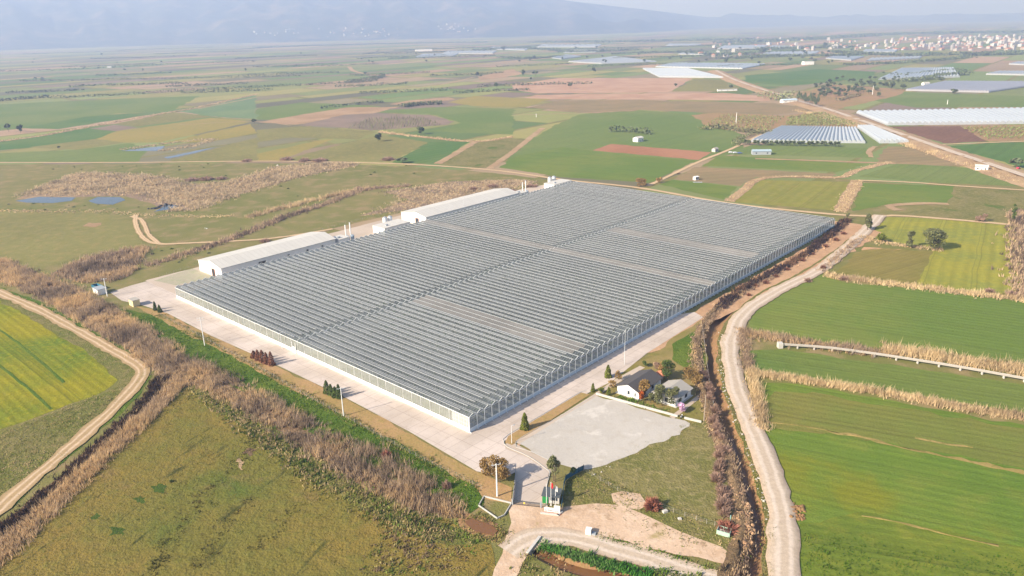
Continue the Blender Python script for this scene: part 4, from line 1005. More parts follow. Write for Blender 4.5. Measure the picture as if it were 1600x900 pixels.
# culvert headwall, concrete blocks, scooter, trough
r = G(834, 853); q = MB(); q.box(-.35, -3.4, -1.3, .35, 3.4, .6); o = q.build('culvert_headwall', m_conc); o.location = tuple(r); o.rotation_euler = (0, 0, -.5); tag(o, 'concrete culvert headwall at the end of the muddy ditch', 'headwall')
def block(px, s, rz, label):
    q = MB(); w, d, h = s; q.box(-w / 2, -d / 2, .05, w / 2, d / 2, h); q.box(-w / 2 + .15, -d / 2 + .15, h, w / 2 - .15, d / 2 - .15, h + .08)
    o = q.build('concrete_block', m_conc); o.location = tuple(G(*px)); o.rotation_euler = (0, 0, rz); tag(o, label, 'block')
block((1039, 801), (1.3, .9, .7), .4, 'pale concrete block at the fence right of the red bush')
block((1062, 812), (.9, .7, .5), .1, 'small pale block lying by the fence below the lawn')
r = empty('water_tank', G(921, 834), -.3); tag(r, 'small white tank with a dark open end beside the gravel road', 'tank')
q = MB(); q.box(-.9, -.7, .1, .5, .7, 1.5); q.build('body', m_white, r)
q = MB(); q.box(.503, -.6, .25, .56, .6, 1.35); q.build('opening', m_dark, r)
q = MB(); q.box(.56, -.55, .05, 1.6, .55, .5); q.build('outlet', m_grey, r)
r = empty('motor_scooter', G(1064.5, 653), .9); tag(r, 'dark motor scooter parked at the gap in the pale garden wall', 'scooter')
for x in (-.65, .65):
    q = MB(); q.tube((x, -.07, .42), (x, .07, .42), .33, .33, 16); q.build('wheel', m_dark, r)
q = MB(); q.bar((-.65, 0, .45), (-.1, 0, .75), .3, .3); q.bar((-.1, 0, .55), (.35, 0, .5), .28, .16); q.bar((.35, 0, .5), (.55, 0, 1.1), .2, .12); q.build('frame', m_white, r)
q = MB(); q.box(-.6, -.16, .88, .05, .16, 1.02); q.build('saddle', m_dark, r)
q = MB(); q.bar((.55, -.38, 1.12), (.55, .38, 1.12), .05, .05); q.bar((.66, 0, .45), (.55, 0, 1.12), .06, .06); q.build('handlebar', m_dark, r)
r = empty('skip_container', G(1131, 834), -.5); tag(r, 'pale green open skip under the red bush by the ditch', 'container')
q = MB(); q.box(-1.5, -1, .1, 1.5, 1, .25)
for b_ in ((-1.6, -1.1, .1, -1.5, 1.1, 1.3), (1.5, -1.1, .1, 1.6, 1.1, 1.3), (-1.5, -1.1, .1, 1.5, -1, 1.3), (-1.5, 1, .1, 1.5, 1.1, 1.3)): q.box(*b_)
q.build('body', pmat('pale_green_steel', (.34, .48, .38), .6), r)
q = MB(); q.box(-1.4, -.95, .25, 1.4, .95, .8); q.build('rubble_load', m_conc, r)
o_ = MB(); o_.tube((0, 0, 0), (0, 0, 1.9), .12, .12, 8); o_ = o_.build('marker_post', pmat('turquoise_paint', (.25, .45, .42), .6)); o_.location = tuple(G(1141, 815)); tag(o_, 'turquoise post standing at the edge of the ditch bank', 'post')

# ------------------------------------------------------------------ reeds, grass tufts and scrub: uncountable growth
def inpoly(P, poly):
    x, y = P[:, 0], P[:, 1]; r = np.zeros(len(P), bool); n = len(poly); j = n - 1
    for i in range(n):
        xi, yi = poly[i][0], poly[i][1]; xj, yj = poly[j][0], poly[j][1]
        c = ((yi > y) != (yj > y)) & (x < (xj - xi) * (y - yi) / (yj - yi + 1e-12) + xi); r ^= c; j = i
    return r
def area_pts(px, dens, rg, ragged=1.2):
    poly = np.array(GP(px))[:, :2]; lo, hi = poly.min(0), poly.max(0)
    n = int(np.prod(hi - lo) * dens); n = min(n, 400000)
    P = rg.uniform(lo, hi, (n, 2)); P = P[inpoly(P + rg.normal(0, ragged, P.shape), poly)]
    return P
def line_pts(px, w, dens, rg):
    C = smooth_line(GP(px), 1.0); N = frames(C); L = np.linalg.norm(np.diff(C, axis=0), axis=1).sum(); n = int(L * w * dens)
    i = rg.integers(0, len(C), n); return C[i, :2] + N[i, :2] * (rg.normal(0, w * .3, n))[:, None] + rg.normal(0, .4, (n, 2))
def lowf(P, s, seed=0.0):
    return np.array([mnoise.noise(Vector((p[0] * s, p[1] * s, seed))) for p in P])
def tufts(name, P, h, mat, rg, blades=4, w=.16, lean=.45, tints=None, base=0.0, hvar=.35, spread=.45):
    if h > .8 and len(P) > 2000:
        P = P[lowf(P, .16, 31.0) + .5 * lowf(P, .5, 5.0) + rg.normal(0, .12, len(P)) > -.30]
    n = len(P); lf = lowf(P, .09, 2.0); wd = np.stack([lowf(P, .12, 41.0), lowf(P, .12, 51.0)], 1) * 1.4; lf2 = lowf(P, .45, 7.0)
    H = h * (1 + hvar * rg.normal(size=n) * .6 + .6 * lf + .5 * lf2); H = np.clip(H, h * .25, h * 1.9)
    tints = np.array(tints or [(1, 1, 1)]); k = np.clip(((lowf(P, .05, 11.0) * .9 + .5 + rg.normal(0, .22, n)) * len(tints)).astype(int), 0, len(tints) - 1)
    T = tints[k] * rg.uniform(.72, 1.22, (n, 1))
    Vs, Ts = [], []
    for b in range(blades):
        a = rg.uniform(0, 2 * math.pi, n); o = rg.normal(0, spread, (n, 2)); sd = np.stack([np.cos(a), np.sin(a)], 1) * w * rg.uniform(.6, 1.3, (n, 1))
        ln = rg.normal(0, lean, (n, 2)) + np.array([.25, .1]) * lean + wd * lean * 1.5; hh = H * rg.uniform(.6, 1.1, n)
        c = P + o; tip = c + ln * hh[:, None] * .5
        V = np.zeros((n, 3, 3)); V[:, 0, :2] = c - sd; V[:, 1, :2] = c + sd; V[:, 2, :2] = tip; V[:, :2, 2] = base; V[:, 2, 2] = base + hh
        Vs.append(V.reshape(-1, 3)); Ts.append(np.repeat(T, 3, 0))
    V = np.concatenate(Vs); T = np.concatenate(Ts)
    return tag(mk(name, V, np.arange(len(V)).reshape(-1, 3), mat, tint=T), kind='stuff')
rv = np.random.default_rng(21)
m_reed = attrmat('dry_reed', (1, 1, 1), .9, .45)
m_herb = attrmat('green_herb', (1, 1, 1), .9, .4)
R_TAN = [S(206, 176, 132, .96), S(192, 164, 126, .96), S(178, 154, 126, .96), S(158, 138, 118, .96), S(132, 114, 94, 1.0)]
R_PALE = [S(214, 190, 148, .95), S(200, 176, 138, .95), S(182, 158, 124, 1.0)]
R_MARSH = [S(192, 172, 140, .92), S(176, 158, 130, .92), S(204, 180, 144, .92), S(152, 138, 114, .95)]
R_BROWN = [S(176, 152, 124, .95), S(154, 132, 112, .95), S(196, 170, 138, .95), S(124, 106, 92, 1.0)]
R_GREEN = [S(108, 130, 52, 1.0), S(90, 116, 40, 1.0), S(132, 142, 70, 1.0), S(156, 144, 94, 1.0)]
R_WEED = [S(132, 132, 70, 1.0), S(160, 144, 94, 1.0), S(108, 116, 52, 1.0), S(184, 162, 120, 1.0)]
BELT = [(-40, 398), (10, 408), (60, 430), (120, 452), (170, 480), (215, 505), (262, 536), (290, 560), (320, 570), (400, 612), (470, 652), (530, 686), (600, 712), (640, 738), (690, 768), (724, 790), (728, 812), (700, 806), (640, 796), (580, 764), (520, 730), (440, 680), (370, 636), (310, 604), (262, 596), (236, 574), (200, 546), (140, 510), (80, 474), (30, 448), (-40, 428)]
sheet('reed_litter', BELT, m_reedg, z=.05, amp=1.0)
tufts('reeds', area_pts(BELT, 2.6, rv, 1.6), 2.1, m_reed, rv, 6, .12, tints=R_TAN)
LB = [(292, 596), (250, 640), (180, 706), (110, 774), (40, 846), (-30, 908), (-80, 900), (-40, 840), (10, 812), (90, 748), (160, 682), (220, 624), (246, 590), (262, 580)]
sheet('reed_litter', LB, m_reedg, z=.055, amp=1.0)
tufts('reeds', area_pts([(292, 600), (250, 645), (180, 710), (110, 778), (40, 850), (-30, 912), (-60, 894), (10, 838), (90, 766), (160, 700), (230, 636), (270, 594)], 3.0, rv, 1.0), 1.7, m_reed, rv, 6, .12, tints=R_TAN[:3])
tufts('dark_scrub', area_pts([(262, 580), (246, 590), (220, 626), (160, 684), (90, 750), (10, 814), (-40, 846), (-60, 872), (6, 834), (90, 764), (160, 696), (226, 638), (264, 594)], 2.6, rv, .8), 1.2, m_reed, rv, 5, .2, tints=[S(84, 66, 54), S(112, 86, 68), S(62, 50, 44), S(96, 80, 58)])
NW = [(80, 428), (140, 400), (232, 386), (224, 398), (204, 430), (168, 442), (120, 442)]
tufts('reeds', area_pts(NW, 1.4, rv, 2.0), 2.2, m_reed, rv, 4, .22, tints=R_TAN[1:])
MARSH = [(30, 308), (70, 290), (112, 272), (150, 270), (250, 276), (300, 290), (360, 284), (430, 262), (535, 254), (560, 258), (470, 276), (380, 302), (300, 330), (262, 332), (290, 318), (250, 316), (215, 300), (195, 304), (140, 303), (110, 304), (60, 304)]
tufts('reeds', area_pts(MARSH, .75, rv, 4.0), 1.7, m_reed, rv, 5, .24, tints=R_MARSH)
tufts('reeds', area_pts([(600, 300), (700, 286), (800, 281), (842, 286), (700, 316), (650, 324), (560, 338), (640, 312)], .5, rv, 5.0), 1.2, m_reed, rv, 5, .24, tints=R_MARSH)
tufts('reeds', line_pts([(230, 416), (330, 384), (390, 362), (450, 338), (510, 318), (570, 297), (640, 290)], 8, .8, rv), 1.9, m_reed, rv, 5, .2, tints=R_BROWN)
tufts('reeds', line_pts([(386, 340), (470, 318), (545, 300), (576, 294)], 7, .8, rv), 2.4, m_reed, rv, 5, .2, tints=R_PALE)
tufts('reeds', line_pts([(0, 329), (70, 331), (160, 330), (220, 336), (300, 338), (360, 338)], 7, .3, rv), .7, m_reed, rv, 4, .35, tints=R_PALE)
# reed belts between the right-hand fields
tufts('reeds', line_pts([(1166, 521), (1215, 530), (1300, 543), (1400, 556)], 6.5, 2.4, rv), 1.9, m_reed, rv, 5, .14, tints=R_TAN)
tufts('reeds', line_pts([(1380, 548), (1440, 555), (1500, 565), (1600, 580), (1680, 592)], 8, 2.4, rv), 2.6, m_reed, rv, 5, .15, tints=R_PALE)
tufts('reeds', line_pts([(1180, 584), (1250, 594), (1350, 610), (1450, 628), (1550, 646), (1680, 666)], 4.2, 3.6, rv), 1.8, m_reed, rv, 5, .13, tints=R_PALE)
tufts('reeds', line_pts([(1174, 580), (1180, 610), (1188, 648), (1192, 672)], 3.2, 3.6, rv), 2.0, m_reed, rv, 5, .13, tints=R_PALE)
tufts('reeds', line_pts([(1160, 515), (1164, 545), (1170, 580)], 4, 2.8, rv), 1.4, m_reed, rv, 5, .15, tints=R_BROWN)
tufts('reeds', line_pts([(1290, 430), (1360, 440), (1440, 450), (1520, 460), (1600, 468), (1680, 478)], 7, 1.3, rv), 1.6, m_reed, rv, 5, .2, tints=R_PALE)
tufts('reeds', line_pts([(1345, 370), (1390, 381), (1440, 387), (1470, 390)], 6, 1.0, rv), 1.3, m_reed, rv, 5, .2, tints=R_PALE)
tufts('reeds', line_pts([(1284, 424), (1310, 400), (1340, 374)], 4, 1.3, rv), 1.3, m_reed, rv, 5, .2, tints=R_BROWN)
tufts('reeds', line_pts([(1592, 330), (1594, 360), (1600, 420), (1602, 470)], 12, .5, rv), 2.2, m_reed, rv, 5, .3, tints=R_BROWN)
tufts('reeds', line_pts([(1312, 331), (1326, 306), (1340, 282)], 7, .8, rv), .9, m_reed, rv, 4, .2, tints=R_PALE)
tufts('reeds', line_pts([(1138, 315), (1162, 297), (1186, 280), (1240, 276), (1312, 277), (1340, 266), (1392, 253)], 5, .6, rv), .8, m_reed, rv, 4, .2, tints=R_PALE)
tufts('reeds', line_pts([(1246, 172), (1330, 195), (1400, 220), (1480, 246), (1600, 286), (1660, 306)], 12, .5, rv), 1.8, m_reed, rv, 4, .3, tints=R_PALE)
tufts('reeds', line_pts([(592, 206), (650, 213), (740, 221), (800, 214)], 7, .3, rv), 1.5, m_reed, rv, 4, .4, tints=R_PALE)
tufts('reeds', line_pts([(-40, 226), (60, 213), (140, 198), (250, 178), (310, 168), (402, 147)], 9, .2, rv), 1.5, m_reed, rv, 4, .4, tints=R_MARSH)
tufts('reeds', line_pts([(190, 234), (226, 229), (262, 224), (330, 218), (300, 228), (250, 236)], 12, .2, rv), 1.5, m_reed, rv, 4, .4, tints=R_MARSH)
# ditch sides
tufts('ditch_scrub', line_pts([(x - 19 * min(1, (y - 330) / 250), y) for x, y in DITCH[2:]], 2.2, 2.4, rv), .7, m_reed, rv, 5, .16, tints=R_BROWN, base=.3)
tufts('ditch_scrub', line_pts([(x - 10, y - 5) for x, y in DITCH[:5]], 4, 1.2, rv), 1.6, m_reed, rv, 5, .3, tints=[S(96, 78, 74), S(76, 62, 60), S(140, 108, 84)], base=.4)
tufts('roadside_weeds', line_pts([(1132, 520), (1127, 555), (1133, 600), (1148, 645), (1166, 690), (1184, 742), (1198, 795), (1204, 850), (1199, 905)], 2.2, 3.4, rv), .45, m_herb, rv, 5, .16, tints=R_WEED)
tufts('roadside_weeds', line_pts([(1157, 515), (1150, 548), (1158, 600), (1174, 640)], 2.0, 2.4, rv), .5, m_herb, rv, 4, .16, tints=R_WEED)
tufts('roadside_weeds', line_pts([(940, 838), (990, 852), (1030, 864), (1064, 874), (1130, 894)], 1.6, 2.4, rv), .45, m_herb, rv, 5, .2, tints=R_GREEN)
tufts('ditch_herbs', line_pts([(848, 853), (885, 864), (929, 879), (975, 889), (1015, 898)], 2.6, 5.0, rv), 1.0, m_herb, rv, 6, .26, tints=[S(70, 124, 44, 1.1), S(92, 140, 56, 1.1), S(120, 150, 84, 1.1)])
tufts('ditch_herbs', line_pts([(1020, 896), (1060, 900), (1100, 915)], 3.0, 3.0, rv), .8, m_herb, rv, 6, .24, tints=R_GREEN)
tufts('ditch_herbs', area_pts([(828, 856), (845, 872), (880, 892), (900, 910), (800, 910)], 1.3, rv), .7, m_reed, rv, 5, .2, tints=R_WEED + R_TAN[:2])
# clumpy herbs and grass
tufts('tall_herbs', area_pts([(288, 604), (330, 614), (420, 666), (540, 748), (640, 806), (722, 826), (700, 850), (600, 815), (500, 765), (420, 706), (340, 642)], 1.5, rv, 1.5), .75, m_herb, rv, 5, .28, tints=R_WEED + [S(70, 96, 36, 1.2)])
tufts('tall_herbs', area_pts([(560, 740), (640, 800), (760, 850), (700, 900), (560, 900), (600, 840)], .8, rv, 1.5), .6, m_herb, rv, 5, .28, tints=R_GREEN + [S(150, 128, 100, 1.2)])
tufts('tall_herbs', line_pts([(250, 492), (330, 535), (400, 573), (470, 613), (545, 654), (650, 713), (750, 764)], 2.6, 1.2, rv), .7, m_herb, rv, 5, .22, tints=R_WEED)
tufts('grass_tufts', area_pts([(186, 482), (240, 494), (320, 536), (450, 606), (600, 682), (742, 758), (757, 786), (735, 802), (650, 768), (520, 698), (400, 623), (280, 550), (205, 505)], 1.5, rv), .38, m_herb, rv, 4, .2, tints=[S(82, 118, 30, 1.15), S(68, 104, 26, 1.15), S(104, 130, 44, 1.15)])
tufts('grass_tufts', area_pts([(292, 606), (420, 664), (640, 806), (772, 862), (760, 910), (-60, 910), (40, 824), (240, 650)], .4, rv), .24, m_herb, rv, 4, .2, tints=[S(150, 134, 58), S(130, 130, 54), S(160, 136, 74), S(108, 116, 48)])
tufts('grass_tufts', area_pts([(0, 449), (130, 508), (236, 590), (110, 712), (0, 806), (110, 690), (200, 612), (218, 584), (120, 520)], 1.2, rv), .35, m_herb, rv, 4, .2, tints=R_GREEN)
tufts('grass_tufts', area_pts([(0, 673), (150, 620), (206, 598), (176, 636), (56, 740), (-40, 820)], .9, rv), .35, m_herb, rv, 4, .22, tints=R_WEED)
tufts('grass_tufts', area_pts([(880, 748), (905, 735), (960, 752), (1044, 790), (1150, 826), (1160, 876), (1040, 834), (980, 796), (900, 784)], 1.0, rv, 2.0), .4, m_herb, rv, 4, .22, tints=R_WEED)
tufts('grass_tufts', area_pts([(1245, 830), (1400, 850), (1600, 880), (1600, 905), (1246, 905)], .8, rv), .35, m_herb, rv, 4, .25, tints=[S(96, 122, 36, 1.2), S(74, 104, 30, 1.2)])
tufts('garden_shrubbery', line_pts([(966, 622), (1000, 632), (1040, 644)], 2.2, 3, rv), .8, m_herb, rv, 5, .2, tints=R_GREEN)
# spoil heaps along the ditch: lumps of earth
def lumps(name, P, s, mat, rg, z=0.0):
    V, Fc = [], []
    for p in P:
        r = s * rg.uniform(.5, 1.3); n = 7; b = len(V); hh = r * rg.uniform(.5, .9)
        for ring, (rr, zz) in enumerate(((1.0, -.15), (.78, .55), (.35, .95))):
            for i in range(n):
                t = 2 * math.pi * (i + ring * .5) / n; k = rr * r * rg.uniform(.75, 1.2); V.append((p[0] + k * math.cos(t), p[1] + k * math.sin(t), z + hh * zz * rg.uniform(.8, 1.15)))
        V.append((p[0], p[1], z + hh))
        for ring in range(2):
            for i in range(n): Fc.append((b + ring * n + i, b + ring * n + (i + 1) % n, b + ring * n + n + (i + 1) % n, b + ring * n + n + i))
        for i in range(n): Fc.append((b + 2 * n + i, b + 2 * n + (i + 1) % n, b + 3 * n))
    return tag(mk(name, V, Fc, mat, smooth=True), kind='stuff')
tufts('ditch_scrub', line_pts([(x - 26 * min(1, (y - 330) / 250), y) for x, y in DITCH[3:]], 3.4, 1.6, rv), .8, m_reed, rv, 5, .14, tints=R_BROWN + R_TAN[:2], base=.2)
tufts('grass_tufts', line_pts([(1080, 662), (1062, 680), (1000, 704), (940, 729), (905, 735)], 4.5, 1.4, rv), .22, m_herb, rv, 4, .2, tints=R_WEED)
lumps('spoil_lumps', line_pts([(1150, 762), (1159, 795), (1165, 828), (1157, 856)], 3.4, 2.0, rv), .5, m_orange, rv, .25)
lumps('spoil_lumps', line_pts([(1300, 372), (1250, 402), (1200, 430), (1160, 452)], 6, .8, rv), .5, m_orange, rv, .3)
lumps('spoil_lumps', line_pts([(1248, 790), (1250, 812)], 3.0, 2.0, rv), .6, m_ditchside, rv, .1)
lumps('rubble', line_pts([(1130, 520), (1127, 555), (1132, 600), (1146, 645), (1164, 690), (1183, 742), (1199, 795), (1206, 850)], 1.6, .55, rv), .32, m_grav, rv, .1)
lumps('rubble', area_pts([(985, 712), (1000, 704), (930, 742), (905, 752), (898, 742)], .12, rv), .3, m_grav, rv, .1)
tufts('dark_weeds', line_pts([(402, 672), (380, 714), (320, 770), (262, 850), (240, 900)], 5, .9, rv), .32, m_herb, rv, 5, .24, tints=[S(96, 96, 44), S(80, 80, 38), S(110, 96, 54)])
tufts('dark_weeds', line_pts([(396, 776), (360, 812), (330, 850), (300, 890)], 4, .9, rv), .3, m_herb, rv, 5, .24, tints=[S(90, 84, 40), S(74, 66, 36)])
tufts('dark_weeds', line_pts([(470, 790), (430, 830), (395, 860)], 4, .6, rv), .3, m_herb, rv, 5, .24, tints=[S(90, 90, 40), S(80, 76, 38)])
tufts('tall_herbs', line_pts([(724, 812), (745, 806), (776, 822), (786, 838), (766, 846), (735, 838), (720, 824)], 2.4, 2.2, rv), .6, m_herb, rv, 5, .2, tints=R_WEED)
lumps('rubble', line_pts([(236, 328), (252, 322), (268, 320)], 6, .12, rv), 1.3, m_dark, rv, .1)
lumps('pale_rubble', line_pts([(300, 360), (312, 358), (326, 356)], 4, .07, rv), .7, m_white, rv, 0)
lumps('pale_rubble', line_pts([(415, 262), (440, 258), (480, 256)], 8, .02, rv), 1.0, m_conc, rv, 0)

# ------------------------------------------------------------------ trees and bushes
m_leaf_g = attrmat('grey_green_leaves', S(108, 110, 74, .95), .8, .25)
m_leaf_o = attrmat('olive_brown_leaves', S(144, 118, 74, .95), .85, .25)
m_leaf_d = attrmat('dark_green_leaves', S(84, 98, 50, .9), .8, .2)
m_leaf_c = attrmat('cypress_leaves', S(104, 110, 44, .9), .85, .2)
m_leaf_b = attrmat('brown_cypress_leaves', S(134, 94, 74, .95), .9, .2)
m_leaf_r = attrmat('reddish_twigs', S(166, 112, 92, 1.0), .9, .3)
m_leaf_p = attrmat('mauve_twigs', S(166, 138, 120, .95), .9, .4)
m_leaf_or = attrmat('orange_leaves', S(176, 98, 50, 1.0), .85, .3)
m_leaf_bl = attrmat('pink_blossom', S(214, 178, 206, 1.0), .85, .3)
def tree(name, px, h, w, leaf, label, cat='tree', n=900, trunk=.32, base=.22, lobes=9, ls=None, group=None, loc=None, seed=None, stems=1, shape='round', kids=True):
    rg = np.random.default_rng(seed if seed is not None else int(px[0] * 7 + px[1]))
    p0 = G(*px) if loc is None else np.array(loc, float); r = empty(name, p0, rg.uniform(0, 6)); tag(r, label, cat, group)
    R = w / 2; ls = ls or max(.16, w * .045)
    q = MB(); th = h * (base + .25); tr = max(.06, h * .022 if trunk == .32 else trunk)
    for s in range(stems):
        a = 2 * math.pi * s / stems; ox = (np.array([math.cos(a), math.sin(a)]) * R * .35 if stems > 1 else np.zeros(2))
        p = np.array([ox[0] * .3, ox[1] * .3, -.1]); top = np.array([ox[0], ox[1], th]) + np.append(rg.normal(0, R * .05, 2), 0)
        q.tube(p, top, tr, tr * .6, 7)
        for k in range(4):
            a2 = rg.uniform(0, 6.28); e = top + np.array([math.cos(a2) * R * .55, math.sin(a2) * R * .55, h * rg.uniform(.12, .35)]); q.tube(top - (0, 0, th * rg.uniform(.05, .3)), e, tr * .45, tr * .12, 5)
    q.build('trunk', m_trunk, r)
    if shape == 'cone':
        z = h * (.04 + .96 * rg.random(n) ** 1.35); rad = R * (1 - z / h) ** .58 * np.minimum(1, (z / h) / .09 + .35)
        a = rg.uniform(0, 6.283, n); k = np.sqrt(rg.uniform(.45, 1, n)) * (1 + .14 * np.sin(a * 3 + z * 2.2))
        c = np.stack([np.cos(a) * rad * k, np.sin(a) * rad * k, z], 1); lob = a * 3
    else:
        L = []
        for i in range(lobes):
            t = rg.uniform(0, 6.283); rr = R * (.62 if shape == 'round' else .42) * math.sqrt(rg.random()); zz = h * (base + .12 + (1 - base - .2) * rg.random())
            sh = 1 - .55 * ((zz / h - .55) / .5) ** 2
            L.append((math.cos(t) * rr * sh, math.sin(t) * rr * sh, zz, R * rg.uniform(.30, .50)))
        L = np.array(L); i = rg.integers(0, lobes, n); d = rg.normal(size=(n, 3)); d /= np.linalg.norm(d, axis=1)[:, None]
        d *= (rg.uniform(.25, 1.05, n) ** .45)[:, None]; d[:, 2] *= min(1.2, max(.7, h / w * .8))
        c = L[i, :3] + d * L[i, 3:4]; c[:, 2] = np.clip(c[:, 2], h * base * .6, h * 1.0); lob = i
    V, Fq = quads(c, ls * rg.uniform(.6, 1.3, n), rg)
    lt = rg.uniform(.7, 1.25, 64)[np.asarray(lob).astype(int) % 64] * rg.uniform(.75, 1.25, n)
    T = np.repeat(lt[:, None] * np.stack([rg.uniform(.94, 1.08, n), np.ones(n), rg.uniform(.9, 1.05, n)], 1), 4, 0)
    mk('crown', V, Fq, leaf, r, tint=T)
    return r
def shrub(px, h, w, leaf, label, n=420, group=None, twig=True, loc=None, seed=None):
    rg = np.random.default_rng(seed if seed is not None else int(px[0] * 13 + px[1] * 3))
    p0 = G(*px) if loc is None else np.array(loc, float); r = empty('shrub', p0, rg.uniform(0, 6)); tag(r, label, 'shrub', group)
    R = w / 2; n1 = n
    d = rg.normal(size=(n1, 3)); d[:, 2] = np.abs(d[:, 2]); d /= np.linalg.norm(d, axis=1)[:, None]
    bump = 1 + .25 * np.sin(d[:, 0] * 5 + 1) * np.sin(d[:, 1] * 6 + 2)
    rad = (rg.uniform(.15, 1, n1) ** .5) * bump
    tip = d * rad[:, None] * np.array([R, R, h]); tip[:, 2] += .05
    # each twig a thin blade radiating from the root
    a = rg.normal(size=(n1, 3)); sd = np.cross(d, a); sd /= np.linalg.norm(sd, axis=1)[:, None] + 1e-9
    wv = (.035 + .02 * w) * rg.uniform(.6, 1.3, (n1, 1)); mid = tip * .55
    V = np.stack([mid - sd * wv, mid + sd * wv, tip], 1).reshape(-1, 3); T = np.repeat(rg.uniform(.65, 1.25, (n1, 1)) * np.ones((1, 3)), 3, 0)
    mk('twigs', V, np.arange(3 * n1).reshape(-1, 3), leaf, r, tint=T)
    q = MB()
    for k in range(5):
        t = rg.uniform(0, 6.28); q.tube((0, 0, -.05), (math.cos(t) * R * .4, math.sin(t) * R * .4, h * .6), .05 + .008 * w, .02, 5)
    q.build('stem', m_trunk, r)
    return r
def H(px, ty): return zof(px, ty)
# cypresses and conifers
tree('cypress_tree', (820, 671), 5.9, 3.0, m_leaf_c, 'plump green cypress on the grass island near the glasshouse corner', n=1500, shape='cone', ls=.24, base=.05)
tree('cypress_tree', (950, 590), 5.0, 2.8, m_leaf_c, 'bushy cypress in the island beside the dark roofed house', n=1200, shape='cone', ls=.24, base=.05)
tree('cypress_tree', (926.5, 612), 3.2, 1.6, m_leaf_c, 'small cypress at the far end of the car park path', n=600, shape='cone', ls=.2, base=.05)
tree('cypress_tree', (951, 618), 3.3, 1.7, m_leaf_c, 'small cypress on the lawn left of the dark roofed house', n=600, shape='cone', ls=.2, base=.05)
tree('cypress_tree', (243, 485), 4.4, 1.9, m_leaf_d, 'left dark cypress of the pair near the yellow hut', n=700, shape='cone', ls=.24, base=.05)
tree('cypress_tree', (250, 488), 3.6, 2.2, m_leaf_d, 'right dark cypress of the pair near the yellow hut', n=700, shape='cone', ls=.24, base=.05)
for i, (x, y, t) in enumerate([(397, 559, 547), (403.5, 563, 547), (410.5, 566, 549), (417, 568.5, 550), (424.5, 571, 551)]):
    tree('cypress_tree', (x, y), H((x, y), t) * (.92 + .2 * ((i * 37) % 5) / 4), 2.9 - .3 * (i % 2), m_leaf_b, ('leftmost', 'second', 'middle', 'fourth', 'rightmost')[i] + ' of the five brown withered cypresses beside the long wall', n=700, shape='cone', ls=.26, base=.05, group='brown cypresses by the long glasshouse wall')
for i, (x, y, t) in enumerate([(511, 615, 596), (517.5, 617, 600), (524, 620, 602), (530, 622.5, 602)]):
    tree('cypress_tree', (x, y), H((x, y), t) * (1.08 - .1 * (i % 3)), 2.8 - .35 * (i % 2), m_leaf_d, ('leftmost', 'second', 'third', 'rightmost')[i] + ' of the four green cypresses beside the utility pole', n=800, shape='cone', ls=.25, base=.05, group='green cypresses by the long glasshouse wall')
# entrance trees
tree('eucalyptus_tree', (778, 752), 7.6, 8.6, m_leaf_o, 'broad brown leaved tree clump behind the gate pole', n=2600, base=.12, lobes=15, ls=.27, stems=4, trunk=.14)
tree('eucalyptus_tree', (760, 744), 5.4, 4.6, m_leaf_o, 'lower brown leaved tree on the left of the gate clump', n=1000, base=.12, lobes=8, ls=.26, stems=2, trunk=.1)
tree('eucalyptus_tree', (866, 752), 7.8, 5.4, m_leaf_g, 'grey green tree standing behind the gatehouse flagpoles', n=2000, base=.34, lobes=10, ls=.25, stems=2, trunk=.13)
tree('eucalyptus_tree', (893, 742), 3.0, 2.6, m_leaf_d, 'low dark bushy tree by the dark fence corner', n=420, base=.15, lobes=5, ls=.22)
# garden trees
for px, h, w, m, lab, nn in [((1043, 596), 6.2, 5.6, m_leaf_d, 'dark green tree between the two house roofs', 1500), ((1036, 592), 5.2, 3.6, m_leaf_o, 'olive tree against the far end of the dark roof', 800),
        ((1008, 622), 5.4, 4.4, m_leaf_o, 'brownish tree by the white gable wall', 1100), ((1001, 628), 3.6, 2.0, m_leaf_or, 'small orange leaved tree at the gable corner', 500),
        ((1026, 632), 6.2, 4.6, m_leaf_g, 'grey green tree in front of the grey roofed house', 1300), ((1016, 630), 3.2, 3.0, m_leaf_g, 'low grey green tree among the garden trees', 500),
        ((1053, 634), 5.2, 5.2, m_leaf_g, 'round grey green tree nearest the garden path', 1300), ((1066, 644), 2.4, 3.0, m_leaf_bl, 'little tree with pale pink blossom by the path', 420),
        ((1078, 594), 4.0, 6.0, m_leaf_o, 'spreading bare brownish tree behind the grey roof', 600), ((1009, 573), 2.0, 2.2, m_leaf_d, 'small round dark bush on the lawn by the gazebo', 380),
        ((1028, 585), 3.6, 3.4, m_leaf_p, 'mauve bare tree over the dark roof end', 500), ((966, 594), 2.6, 2.6, m_leaf_o, 'thin yellowish tree by the garden drive', 260),
        ((940, 615), 1.6, 2.0, m_leaf_c, 'low rounded garden bush by the car park wall', 300), ((1090, 600), 3.4, 4.4, m_leaf_o, 'dry brown tree by the ditch fence', 500), ((958, 606), 2.4, 3.0, m_leaf_o, 'yellow brown bush before the house eaves', 320)]:
    tree('garden_tree', px, h * 1.25, w * 1.32, m, lab, n=int(nn * 1.6), base=.2, lobes=8, ls=.24)
